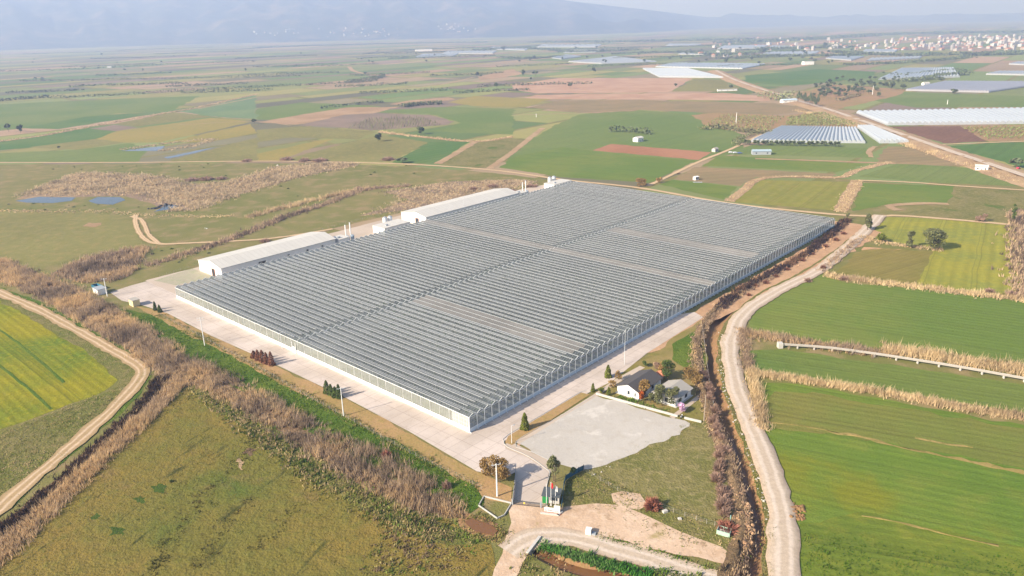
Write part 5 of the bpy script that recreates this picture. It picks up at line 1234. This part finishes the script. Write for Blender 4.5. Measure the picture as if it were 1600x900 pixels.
# field trees
tree('field_tree', (1457, 391), 11.5, 14.0, m_leaf_g, 'large round dark tree standing in the yellow field', n=2600, base=.16, lobes=16, ls=.5)
tree('field_tree', (1422, 387), 9.6, 5.8, m_leaf_g, 'narrower dark tree left of the large field tree', n=1300, base=.12, lobes=9, ls=.45)
tree('field_tree', (1376, 378), 4.6, 8.0, m_leaf_c, 'low spreading bush in the corner of the yellow field', n=700, base=.2, lobes=8, ls=.4)
tree('roadside_tree', (1355, 360), 10.5, 6.4, m_leaf_g, 'tall slender tree at the bend of the gravel road', n=1500, base=.14, lobes=12, ls=.45, shape='tall')
tree('roadside_tree', (1324, 343), 5.5, 3.2, m_leaf_g, 'thin small tree beyond the glasshouse corner', n=420, base=.15, lobes=6, ls=.4, shape='tall')
tree('roadside_tree', (1582, 346), 11, 4.0, m_leaf_d, 'dark slanting poplar at the right edge by the farm track', n=700, base=.06, lobes=9, ls=.5, shape='tall')
tree('roadside_tree', (1532, 346), 4.5, 9.0, m_leaf_p, 'bare mauve bush tree on the farm track', n=500, base=.1, lobes=7, ls=.4)
tree('roadside_tree', (1003, 291), 6.5, 12, m_leaf_o, 'bare rounded tree behind the far glasshouse corner', n=900, base=.1, lobes=9, ls=.5)
tree('roadside_tree', (1030, 286), 4.5, 6, m_leaf_o, 'thin bare tree beside the lane behind the glasshouse', n=300, base=.1, lobes=6, ls=.5)
# shrubs
shrub((1019, 794), 3.6, 5.2, m_leaf_r, 'round reddish bush on the earth mound by the lawn', n=1500)
shrub((1136, 828), 2.6, 6.4, m_leaf_r, 'spreading reddish bush over the green skip', n=1300)
shrub((604, 715), 3.0, 3.6, m_leaf_r, 'reddish bush alone on the green verge', n=800)
shrub((698, 762), 2.6, 3.4, m_leaf_p, 'small mauve bush at the edge of the reed belt', n=700)
shrub((268, 753), .9, 1.4, m_leaf_d, 'small dark bush alone in the olive pasture', n=300)
rgs = np.random.default_rng(8); ch = smooth_line(np.array([(1108, 590, 0), (1116, 632, 0), (1124, 668, 0), (1130, 705, 0), (1128, 740, 0), (1133, 775, 0), (1136, 805, 0)], float), 7.0)
for c in ch:
    shrub((c[0] - 5 + rgs.normal(0, 3), c[1] + rgs.normal(0, 3)), rgs.uniform(1.8, 3.6), rgs.uniform(2.8, 5.6), m_leaf_p, 'bare mauve bush in the row along the ditch beside the lawn', n=int(rgs.uniform(350, 800)), group='bare mauve bushes along the ditch')
for i, (x, y, h, w) in enumerate([(1318, 366, 3.0, 6), (1306, 376, 3.0, 6.5), (1290, 386, 2.6, 6), (1270, 398, 2.0, 4), (1254, 408, 2.4, 5), (1230, 422, 2.4, 5), (1212, 433, 2.6, 5), (1196, 443, 3.0, 6), (1180, 448, 2.4, 5), (1286, 420, 3.4, 6), (1170, 462, 2.2, 4)]):
    shrub((x, y), h * .75, w * .7, m_leaf_b, 'dark brown bush on the spoil bank beside the far part of the ditch', n=420, group='dark bushes along the far ditch')
for i, (x, y, h, w) in enumerate([(300, 282, 3.5, 16), (322, 281, 4, 16), (346, 280, 3, 12), (560, 296, 3, 9), (484, 371, 2.4, 6), (414, 378, 2.6, 8), (650, 340, 2.4, 6), (606, 250, 4, 16), (500, 252, 4, 18), (448, 250, 4, 16), (386, 252, 3, 12), (476, 252, 4, 14), (1262, 440, 2.4, 5), (1318, 437, 2.4, 6), (1545, 457, 2.6, 6), (1580, 462, 3.0, 6), (800, 300, 3, 12), (770, 292, 3, 12), (740, 296, 2.6, 10), (830, 292, 3, 12)]):
    shrub((x, y), h, w, m_leaf_p, 'bare mauve thicket bush on the rough ground among fields and marsh', n=420, group='bare thicket bushes on the rough ground')
proto = None
rgd = np.random.default_rng(77)
for k in range(70):                                                                    # dark low bushes dotted over the pasture
    x, y = [(rgd.uniform(340, 480), rgd.uniform(262, 322)), (rgd.uniform(350, 660), rgd.uniform(256, 300)), (rgd.uniform(230, 330), rgd.uniform(388, 410)), (rgd.uniform(60, 330), rgd.uniform(256, 266)), (rgd.uniform(0, 220), rgd.uniform(318, 330))][k % 5]
    if proto is None:
        proto = shrub((x, y), 1.1, 2.6, m_leaf_d, 'low dark bush dotted over the rough pasture', n=160, group='low dark bushes on the pasture')
        continue
    c = copy_tree(proto); c.location = tuple(G(x, y)); s = rgd.uniform(.5, 1.3); c.scale = (s, s, s * .8); c.rotation_euler = (0, 0, rgd.uniform(0, 6))

# ------------------------------------------------------------------ film greenhouses on the plain
def film_mat(name, c, n_scale=.02):
    b = NB(name); pos = b.n('ShaderNodeNewGeometry').outputs['Position']
    n = b.noise(pos, n_scale, 4); n2 = b.noise(pos, .3, 3)
    col = b.val(b.mix(0.0, c, c), b.math('ADD', .78, b.math('MULTIPLY', b.math('ADD', n, n2), .22)))
    return b.done(b.bsdf(col, .38, .45))
m_film = film_mat('plastic_film', (.36, .38, .40)); m_film2 = film_mat('old_plastic_film', (.30, .29, .31)); m_film3 = film_mat('bright_plastic_film', (.31, .32, .33))
def film_house(A, B, C, D, n, h, label, m=None, eave=1.6, group=None):
    """spans side by side from A to B, each running from the AB end to the DC end"""
    a, b_, c, d = GP([A, B, C, D]); o = (a + b_ + c + d) / 4
    r = empty('film_greenhouse', o); tag(r, label, 'greenhouse', group)
    seg = 6; us, zs = [], []
    for i in range(n):
        for j in range(seg + (i == n - 1)):
            t = j / seg; us.append((i + t) / n); zs.append(eave + (h - eave) * math.sin(math.pi * t) ** .8 if 0 < t < 1 else eave)
    us = np.array(us); zs = np.array(zs); m_ = len(us); vv = np.linspace(0, 1, 5); V = []
    for v in vv:
        P = (1 - us)[:, None] * ((1 - v) * a + v * d) + us[:, None] * ((1 - v) * b_ + v * c) - o; P[:, 2] += zs; V.append(P)
    V = np.concatenate(V); idx = np.arange(5 * m_).reshape(5, m_)
    Fq = np.stack([idx[:-1, :-1], idx[:-1, 1:], idx[1:, 1:], idx[1:, :-1]], -1).reshape(-1, 4)
    mk('film_cover', V, Fq, m or m_film, r)
    for row, nm in ((0, 'end_wall'), (4, 'end_wall')):
        P = V[idx[row]]; Q = P.copy(); Q[:, 2] = .03; k = np.arange(m_ - 1)
        mk(nm, np.concatenate([P, Q]), np.stack([k, k + 1, k + 1 + m_, k + m_], 1), m or m_film, r)
    for col in (0, m_ - 1):
        P = V[idx[:, col]]; Q = P.copy(); Q[:, 2] = .03; k = np.arange(4)
        mk('side_wall', np.concatenate([P, Q]), np.stack([k, k + 1, k + 6, k + 5], 1), m or m_film, r)
film_house((1173, 222), (1352, 224), (1338, 202), (1220, 200), 26, 3.4, 'wide pale film greenhouse behind the row of round olive trees')
film_house((1374, 224), (1420, 224), (1362, 200), (1339, 200), 6, 4.2, 'narrow film greenhouse squeezed against the embankment road')
film_house((1386, 196), (1665, 193), (1612, 172), (1338, 177), 30, 4.2, 'long ribbed film greenhouse beyond the embankment road')
film_house((1415, 142), (1545, 145), (1645, 130), (1475, 129), 30, 4.0, 'grey mauve film greenhouse right of the orchard trees', m_film2)
film_house((1372, 125), (1500, 121), (1490, 107), (1408, 108), 24, 4.0, 'pale film greenhouse among trees below the town', m_film)
film_house((1030, 121), (1130, 122), (1074, 108), (1004, 108), 22, 4.0, 'pale film greenhouse at the near end of the embankment road')
film_house((1024, 105), (1160, 108), (1196, 101), (1052, 99), 24, 4.0, 'long pale film greenhouse behind the one at the road end')
far_film = [((888, 97), (940, 100), (1026, 97), (960, 89)), ((862, 91), (878, 93), (908, 89), (884, 86)), ((1344, 82), (1398, 82), (1404, 78), (1352, 78)), ((1290, 92), (1330, 95), (1350, 89), (1300, 89)),
            ((1352, 96), (1436, 92), (1440, 89), (1360, 92)), ((1180, 88), (1270, 86), (1280, 81), (1200, 82)), ((648, 90), (708, 88), (716, 84), (660, 85)), ((690, 84), (770, 84), (776, 80), (700, 80)),
            ((1120, 77), (1190, 76), (1200, 71), (1130, 72)), ((838, 74), (930, 74), (940, 70), (846, 70)), ((880, 83), (930, 82), (936, 79), (890, 79)), ((1200, 75), (1240, 76), (1246, 73), (1206, 72)), ((760, 77), (820, 79), (826, 76), (770, 74)),
            ((1540, 117), (1600, 118), (1640, 113), (1560, 113)), ((1576, 101), (1620, 103), (1650, 99), (1590, 98)), ((1040, 72), (1090, 72), (1096, 69), (1046, 69)), ((1060, 85), (1100, 86), (1110, 83), (1070, 82))]
for q_ in far_film: film_house(*q_, 12, 4.0, 'far white film greenhouse among the trees of the plain', m_film3, group='far film greenhouses on the plain')

# ------------------------------------------------------------------ farm buildings on the plain
def farm(name, px, w, d, h, wm, rm, label, cat='building', rz=.7, ridge=1.2):
    r = empty(name, G(*px), rz); tag(r, label, cat)
    q = MB(); q.add([(-w / 2, -d / 2, 0), (w / 2, -d / 2, 0), (w / 2, d / 2, 0), (-w / 2, d / 2, 0), (-w / 2, -d / 2, h), (w / 2, -d / 2, h), (w / 2, d / 2, h), (-w / 2, d / 2, h), (-w / 2, 0, h + ridge), (w / 2, 0, h + ridge)],
                    [(0, 1, 5, 4), (2, 3, 7, 6), (1, 2, 6, 9, 5), (3, 0, 4, 8, 7)]); q.build('wall', wm, r)
    q = MB()
    for s in (-1, 1):
        q.add([(-w / 2 - .4, s * (d / 2 + .4), h - .1), (w / 2 + .4, s * (d / 2 + .4), h - .1), (w / 2 + .4, 0, h + ridge + .12), (-w / 2 - .4, 0, h + ridge + .12)], [(0, 1, 2, 3)])
        q.add([(-w / 2 - .4, s * (d / 2 + .4), h + .1), (w / 2 + .4, s * (d / 2 + .4), h + .1), (w / 2 + .4, 0, h + ridge + .3), (-w / 2 - .4, 0, h + ridge + .3)], [(0, 1, 2, 3)])
    q.build('roof', rm, r)
    q = MB(); q.box(-.6, -d / 2 - .05, 0, .6, -d / 2 + .02, 2.1); q.build('door', m_grey, r)
    for x in (-w * .3, w * .3):
        q = MB(); q.box(x - .6, -d / 2 - .05, 1.1, x + .6, -d / 2 + .02, 2.2); q.build('window', m_win, r)
    return r
farm('farm_barn', (1189, 241), 17, 7, 3.2, m_grey, pmat('blue_grey_sheet', (.30, .38, .42), .5), 'open barn with blue grey roof beside the lane', rz=-.1)
farm('farm_hut', (1117, 237), 5, 4, 2.8, m_conc, m_roof_grey, 'small grey hut at the end of the red ploughed strip')
farm('white_house', (1262, 101), 28, 16, 8, m_white, m_cream, 'white block of a house alone among green fields near the plastic', rz=.1)
farm('farm_hut', (1533, 266), 9, 5, 3.2, m_white, m_cream, 'white hut under the embankment road at the right', rz=-.5)
farm('farm_house', (997, 221), 9, 7, 4, m_white, m_cream, 'white farmhouse beside the dark row of trees')
farm('farm_house', (171, 106), 14, 9, 5, m_white, m_cream, 'lone white farmhouse on the far left plain', rz=.2)
farm('farm_shed', (1232, 160), 24, 9, 4, m_white, pmat('pale_blue_sheet_roof', (.45, .55, .62), .5), 'white roadside station with pale roof by the poplars', rz=.2)
farm('farm_shed', (1446, 133), 12, 7, 4, m_white, m_cream, 'small white shed at the corner of the mauve film greenhouse', rz=.2)
farm('ruined_shed', (1136, 142), 36, 5, 3, m_white, m_roof_grey, 'low broken white shed row on the round field', rz=.1, ridge=.4)
farm('pump_house', (1087, 281), 3.4, 3, 2.6, m_white, m_white, 'white box of a pump house on the brown field', rz=.5, ridge=.2)
farm('farm_shed', (662, 80), 90, 30, 8, m_white, m_white, 'large white industrial shed far out on the plain', rz=.2)
farm('farm_shed', (104, 69), 60, 30, 14, m_white, m_white, 'pale works building at the foot of the left hills', rz=.2)
o = MB(); o.box(-3.5, -1, .02, 3.5, 1, .3); o = o.build('film_roll', m_film3); o.location = tuple(G(1090, 285)); o.rotation_euler = (0, 0, -.1); tag(o, 'pale strip of film lying beside the pump house', 'film')
def car(px, c, label, rz):
    r = empty('parked_car', G(*px), rz); tag(r, label, 'car')
    b = MB(); b.add([(-2.1, -.85, .4), (2.1, -.85, .4), (2.1, .85, .4), (-2.1, .85, .4), (-2.1, -.85, .95), (2.1, -.85, .85), (2.1, .85, .85), (-2.1, .85, .95), (-1.5, -.7, 1.5), (.6, -.7, 1.5), (.6, .7, 1.5), (-1.5, .7, 1.5), (1.2, -.8, .92), (1.2, .8, .92)],
                    [(0, 3, 2, 1), (0, 1, 5, 12, 4), (2, 3, 7, 13, 6), (1, 2, 6, 5), (3, 0, 4, 7), (5, 6, 13, 12), (8, 9, 10, 11), (4, 12, 9, 8), (13, 7, 11, 10), (12, 13, 10, 9), (7, 4, 8, 11)])
    b.build('body', pmat('car_paint', c, .3, .5), r)
    for x in (-1.3, 1.3):
        for y in (-.82, .82):
            q = MB(); q.tube((x, y - .1, .32), (x, y + .1, .32), .32, .32, 12); q.build('wheel', m_dark, r)
    q = MB(); q.add([(1.17, -.7, .97), (1.17, .7, .97), (.68, .62, 1.45), (.68, -.62, 1.45)], [(0, 1, 2, 3)]); q.build('windscreen', m_win, r)
car((1142, 239), (.6, .6, .6), 'white car parked first along the lane by the barn', .1); car((1149, 239.5), (.5, .52, .55), 'silver car parked between others by the barn lane', .2); car((1156, 240), (.08, .12, .25), 'dark blue car parked nearest the barn', .1)
car((1591, 264), (.5, .03, .06), 'red car parked under the dark tree at the right edge', .6)
for px, ty, lab in (((1150, 193), 176, 'tall pale pylon pole in the orchard'), ((838, 183), 178, 'thin pole by the ruined wall on the plain'), ((1363, 148), 134, 'pole among the orchard trees at right'), ((1480, 163), 156, 'pole in the green field beyond the ribbed greenhouse')):
    pole('utility_pole', px, ty, lab, 'pole', .45, arms=1)

# ------------------------------------------------------------------ the town and the hillside village
def house_proto(i, rg):
    w, d, h = rg.uniform(9, 17), rg.uniform(8, 12), [4, 6.5, 6.5, 9.5, 9.5, 12.5, 15, 7][i]
    q = MB(); q.box(-w / 2, -d / 2, -1, w / 2, d / 2, h, 0)
    for f in range(int(h // 3)):
        z = f * 3 + 1
        for s in (-1, 1):
            nx = 3 + i % 2
            for k in range(nx):
                x = -w / 2 + (k + .5) * w / nx; q.box(x - .7, s * (d / 2 + .02) - .03, z, x + .7, s * (d / 2 + .02) + .03, z + 1.4, 2)
            y = d * .2 * (1 if k % 2 else -1); q.box(s * (w / 2 + .02) - .03, y - .7, z, s * (w / 2 + .02) + .03, y + .7, z + 1.4, 2)
        if i % 2: q.box(-w / 2 + .5, -d / 2 - 1.2, f * 3 - .02, w / 2 - .5, -d / 2, f * 3 + .12, 0)
    if i in (1, 3, 6):
        q.box(-w / 2 - .2, -d / 2 - .2, h, w / 2 + .2, d / 2 + .2, h + .4, 0); q.box(-1.5, -1.5, h + .4, 1.5, 1.5, h + 2.4, 0)
    else:
        q.add([(-w / 2 - .5, -d / 2 - .5, h), (w / 2 + .5, -d / 2 - .5, h), (w / 2 + .5, d / 2 + .5, h), (-w / 2 - .5, d / 2 + .5, h), (-w / 4, 0, h + 2.4), (w / 4, 0, h + 2.4)], [(0, 1, 5, 4), (1, 2, 5), (2, 3, 4, 5), (3, 0, 4)], 1)
    wc = [(.56, .54, .52), (.52, .47, .42), (.50, .46, .43), (.62, .61, .60), (.42, .33, .27), (.54, .52, .50), (.46, .43, .41), (.46, .38, .30)][i]
    return q, [pmat('house_plaster', tuple(v * .82 for v in wc), .8), m_roof_red if i != 5 else m_roof_grey, m_win]
rgt = np.random.default_rng(9); protos = []
for i in range(8):
    q, ms = house_proto(i, rgt); me = q.build('town_house', ms); protos.append(me)
used = [False] * 8
def put_house(p, rz, s, label, group):
    i = int(rgt.integers(8)); o = protos[i]
    if used[i]: o = o.copy(); COL.objects.link(o)
    used[i] = True; o.location = tuple(p); o.rotation_euler = (0, 0, rz); o.scale = (s, s, s); tag(o, label, 'house', group)
done = []
k = 0
while k < 204:
    x = 1290 + 340 * rgt.random() ** .72; y = rgt.uniform(57, 80 - max(0, (1420 - x) * .05))
    if x < 1400 and y < 64: continue
    p = G(x, y)
    if any(np.hypot(*(p - q)[:2]) < 13 for q in done): continue
    done.append(p); put_house(p, rgt.choice([.3, .3 + math.pi / 2]) + rgt.normal(0, .08), rgt.uniform(.8, 1.2), 'pale house packed into the far town', 'houses of the far town'); k += 1
for _ in range(40):
    x = rgt.uniform(1090, 1340); y = rgt.uniform(58, 82) if x > 1180 else rgt.uniform(62, 92)
    put_house(G(x, y), rgt.uniform(0, 3), rgt.uniform(.9, 1.3), 'pale house scattered among trees left of the far town', 'scattered houses before the far town')
n_ = 0
while n_ < 54:
    x = rgt.choice([rgt.normal(404, 16), rgt.normal(446, 12), rgt.normal(552, 26), rgt.normal(590, 18), rgt.normal(712, 18)]); y = rgt.uniform(44, 61) if x < 660 else rgt.uniform(38, 50)
    d = ray(x, y); hit = HBVH.ray_cast(Vector((0, 0, CAMZ)), Vector(d).normalized())
    if hit[0] is None: continue
    put_house(hit[0], rgt.uniform(0, 3), rgt.uniform(.9, 1.4), 'tiny pale house of the village on the far hillside', 'houses of the hillside village'); n_ += 1

# ------------------------------------------------------------------ distant trees and tree belts
m_far = attrmat('distant_leaves', S(92, 100, 72, 1.0), .9)
def belt(px, w, h, dens, size=1.6, tint=(1, 1, 1)):
    P = line_pts(px, w, dens, rv); n = len(P); z = h * (1 + .5 * lowf(P, .03, 4)) * rv.uniform(.05, 1, n)
    V, Fq = quads(np.column_stack([P, z]), size * rv.uniform(.6, 1.3, n), rv)
    tag(mk('treeline', V, Fq, m_far, tint=np.repeat(rv.uniform(.6, 1.35, (n, 1)), 4, 0) * np.array([tint])), kind='stuff')
belt([(-60, 162), (0, 158), (50, 154), (76, 153)], 10, 6, .5)
belt([(76, 154), (150, 151), (220, 147), (300, 142), (400, 137), (480, 133), (560, 129), (590, 126)], 7, 5, .3)
belt([(30, 127), (120, 126), (230, 124), (330, 122), (400, 121), (470, 119)], 8, 5, .2)
belt([(0, 112), (100, 109), (170, 106), (280, 100), (400, 96)], 8, 5, .1, 2.2)
for y_ in (72, 77, 83, 90, 103, 117, 134, 144):
    xs_ = [rgt.uniform(-40, 200) + k * 210 for k in range(6 if y_ < 110 else 4)]
    for x0 in xs_: belt([(x0, y_ + 2), (x0 + 60, y_ + rgt.uniform(-1, 1)), (x0 + rgt.uniform(110, 190), y_ - 3)], 8, 5, .10 + .0015 * y_, 1.6 if y_ > 100 else 2.2)
belt([(500, 170), (560, 163), (600, 160)], 8, 4, .2); belt([(540, 130), (585, 124), (600, 120)], 14, 8, .3)
belt([(628, 168), (660, 164), (690, 163)], 14, 6, .5); belt([(952, 206), (985, 207), (1018, 210)], 7, 6, .9, 1.2)
belt([(1000, 84), (1060, 82), (1110, 86), (1180, 84)], 40, 8, .06, 3); belt([(1150, 92), (1200, 88), (1290, 88), (1340, 86)], 40, 8, .08, 3)
belt([(1180, 78), (1250, 76), (1330, 74)], 60, 9, .06, 3.5); belt([(1300, 82), (1400, 87), (1500, 86), (1600, 83)], 30, 9, .1, 3); belt([(1500, 88), (1640, 84)], 20, 8, .2, 2.6)
belt([(1320, 102), (1400, 99), (1470, 94), (1510, 90)], 40, 5, .12, 2.2); belt([(1410, 128), (1440, 126), (1470, 120), (1510, 117)], 22, 7, .2, 2)
belt([(740, 80), (800, 76), (860, 78), (900, 82), (1000, 78)], 60, 8, .05, 3.4); belt([(780, 90), (830, 92), (880, 88)], 30, 6, .08, 2.6); belt([(840, 66), (950, 66), (1060, 64), (1180, 62)], 150, 10, .02, 5)
belt([(1130, 68), (1220, 64), (1330, 58), (1400, 54), (1640, 50)], 160, 12, .03, 5); belt([(400, 75), (520, 71), (640, 68), (760, 66)], 60, 7, .03, 4)
belt([(1100, 203), (1125, 200), (1160, 206), (1205, 210)], 14, 4, .5, 1.2, (1.5, 1.2, 1.1)); belt([(1190, 208), (1160, 216), (1150, 228)], 8, 4, .5, 1, (1.4, 1.2, 1.1)); belt([(1190, 150), (1222, 158), (1232, 150)], 26, 9, .12, 1.6, (1.9, 1.7, 1.6))
belt([(1310, 158), (1330, 152), (1345, 150)], 10, 4, .4, 1.2, (1.5, 1.1, 1.2)); belt([(1390, 120), (1490, 111), (1520, 114)], 10, 5, .15, 1.8)
for pts, sp in (([(1500, 200), (1660, 198), (1660, 216), (1545, 218)], 7), ([(1232, 184), (1284, 176), (1345, 197), (1226, 198)], 6), ([(1090, 203), (1130, 180), (1226, 183), (1200, 203)], 9)):
    poly = np.array(GP(pts))[:, :2]; lo, hi = poly.min(0), poly.max(0); a = np.arange(-1500, 1500, sp); X, Y = np.meshgrid(a, a * .8)
    Pq = np.array([X.ravel(), Y.ravel()]).T @ np.array([E1[:2], E2[:2]]) + (lo + hi) / 2; Pq = Pq[inpoly(Pq, poly)]
    cc = np.repeat(Pq, 7, 0) + rv.normal(0, .9, (len(Pq) * 7, 2)); zz = rv.uniform(.4, 2.6, len(cc))
    V, Fq = quads(np.column_stack([cc, zz]), .9, rv)
    tag(mk('orchard', V, Fq, m_far, tint=np.repeat(rv.uniform(1.0, 1.8, (len(cc), 1)), 4, 0) * np.array([(1.15, 1.1, .7)])), kind='stuff')
poly = np.array(GP([(542, 201), (575, 186), (660, 183), (690, 196), (640, 199), (590, 204)]))[:, :2]; lo, hi = poly.min(0), poly.max(0); a = np.arange(-300, 300, 5.0); X, Y = np.meshgrid(a, a * 2)
Pq = np.array([X.ravel(), Y.ravel()]).T @ np.array([E2[:2], E1[:2]]) + (lo + hi) / 2; Pq = Pq[inpoly(Pq, poly)]
tufts('young_poplars', Pq, 4.5, m_far, rv, 4, .3, .1, [(1.6, 1.4, 1.2), (1.2, 1.1, .9)])
bases = [tree('plain_tree', (0, 0), 9, 8, m_far, 'x', n=260, lobes=7, ls=1.0, loc=(0, 0, 0), seed=s_, base=.15) for s_ in (1, 2, 3)]
fresh = [True] * 3
def put_tree(px, h, wd, label, group=None, b=None):
    i = int(rgt.integers(3)) if b is None else b; o = bases[i]
    if not fresh[i]: o = copy_tree(o)
    fresh[i] = False; o.location = tuple(G(*px)); o.scale = (wd / 8, wd / 8, h / 9); o.rotation_euler = (0, 0, rgt.uniform(0, 6)); tag(o, label, 'tree', group)
    if not group and 'group' in o: del o['group']
for px, h, wd, lab in [((14, 206), 11, 9, 'left one of two tall bare trees by the reed lane at the left edge'), ((32, 207), 10, 9, 'right one of two tall bare trees by the reed lane at the left edge'), ((93, 233), 3.5, 4, 'small dark bush alone in the left green fields'),
                       ((159, 87), 16, 18, 'lone dark tree on the hazy far left plain'), ((746, 122), 14, 13, 'dark tree by the pale earth mound on the plain'), ((776, 139), 12, 11, 'dark tree below the pale mound at a green strip'), ((817, 119), 16, 12, 'left dark tree beside the pale diggings'),
                       ((837, 119), 13, 18, 'wide dark tree right of the pale diggings'), ((891, 139), 12, 10, 'dark tree standing in the pale ploughed field'), ((928, 114), 14, 14, 'dark tree at the edge of the pale field near plastic'), ((835, 93), 14, 20, 'dark tree in front of the far film houses'), ((787, 80), 24, 26, 'tall dark tree clump among the far white sheds'),
                       ((658, 210), 9, 11, 'bare round tree on the tan lane in the plain'), ((591, 221), 9, 10, 'thin bare tree in the green fields'), ((398, 194), 7, 8, 'small tree at the corner of the golden field'), ((1190, 86), 22, 26, 'big dark tree among houses left of the town'), ((1288, 76), 24, 28, 'big dark tree before the pale town houses'),
                       ((1392, 140), 15, 12, 'dark tree pair beside the mauve film greenhouse'), ((1410, 141), 11, 9, 'small dark tree by the mauve film greenhouse'), ((1490, 147), 8, 12, 'round bush against the mauve film greenhouse'), ((1588, 263), 8, 12, 'dark round tree over the red car'), ((1056, 135), 6, 8, 'bush at the rim of the round field'), ((1141, 141), 10, 8, 'dark tree behind the broken white shed'), ((630, 255), 5, 13, 'pale bare bush at the farm track'), ((1470, 129), 10, 18, 'bare mauve tree left of the mauve greenhouse')]:
    put_tree(px, h, wd, lab)
for k in range(13): put_tree((1245 + k * 2.7 + rgt.normal(0, .5), 161 + k * .75), 15 + rgt.normal(0, 2), 5, 'dark slender tree in the row beside the roadside station', 'row of dark slender trees at the roadside station', 2)
for k in range(22): put_tree((1164 + k * 7.0, 226.5 + .12 * k + rgt.normal(0, .2)), 5.0, 6.5, 'round olive tree in the row before the wide film greenhouse', 'row of round olives at the film greenhouse', 0)
for k in range(85):
    t = rgt.random(); x = 1268 + t * 140 + rgt.normal(0, 8); y = 146 - t * 17 + rgt.normal(0, 3.4) + rgt.choice([0, 0, -10, 6])
    put_tree((x, y), rgt.uniform(5, 8), rgt.uniform(7, 11), 'dark olive tree of the scattered grove between the road and the film', 'dark olive grove')
for k in range(60): put_tree((rgt.uniform(850, 1340), rgt.uniform(74, 100)), rgt.uniform(7, 12), rgt.uniform(9, 16), 'dark tree scattered among the far film greenhouses', 'trees among the far film greenhouses')
for k in range(34): put_tree((rgt.uniform(0, 850), rgt.choice([rgt.uniform(84, 100), rgt.uniform(108, 125), rgt.uniform(75, 90)])), rgt.uniform(5, 10), rgt.uniform(6, 13), 'small dark tree dotted over the hazy far plain', 'small trees on the far plain')

# ------------------------------------------------------------------ haze
hb = MB(); hb.box(-27000, -27000, -4, 27000, 27000, 1000)
nb_ = NB('hazy_air'); pv = nb_.n('ShaderNodeVolumePrincipled')
pv.inputs['Color'].default_value = (.345, .465, .80, 1); pv.inputs['Density'].default_value = HAZE_DENSITY; pv.inputs['Absorption Color'].default_value = (.36, .27, .01, 1); pv.inputs['Anisotropy'].default_value = 0.1
nb_.link(pv.outputs[0], nb_.out.inputs['Volume'])
tag(hb.build('haze', nb_.mat), kind='stuff')
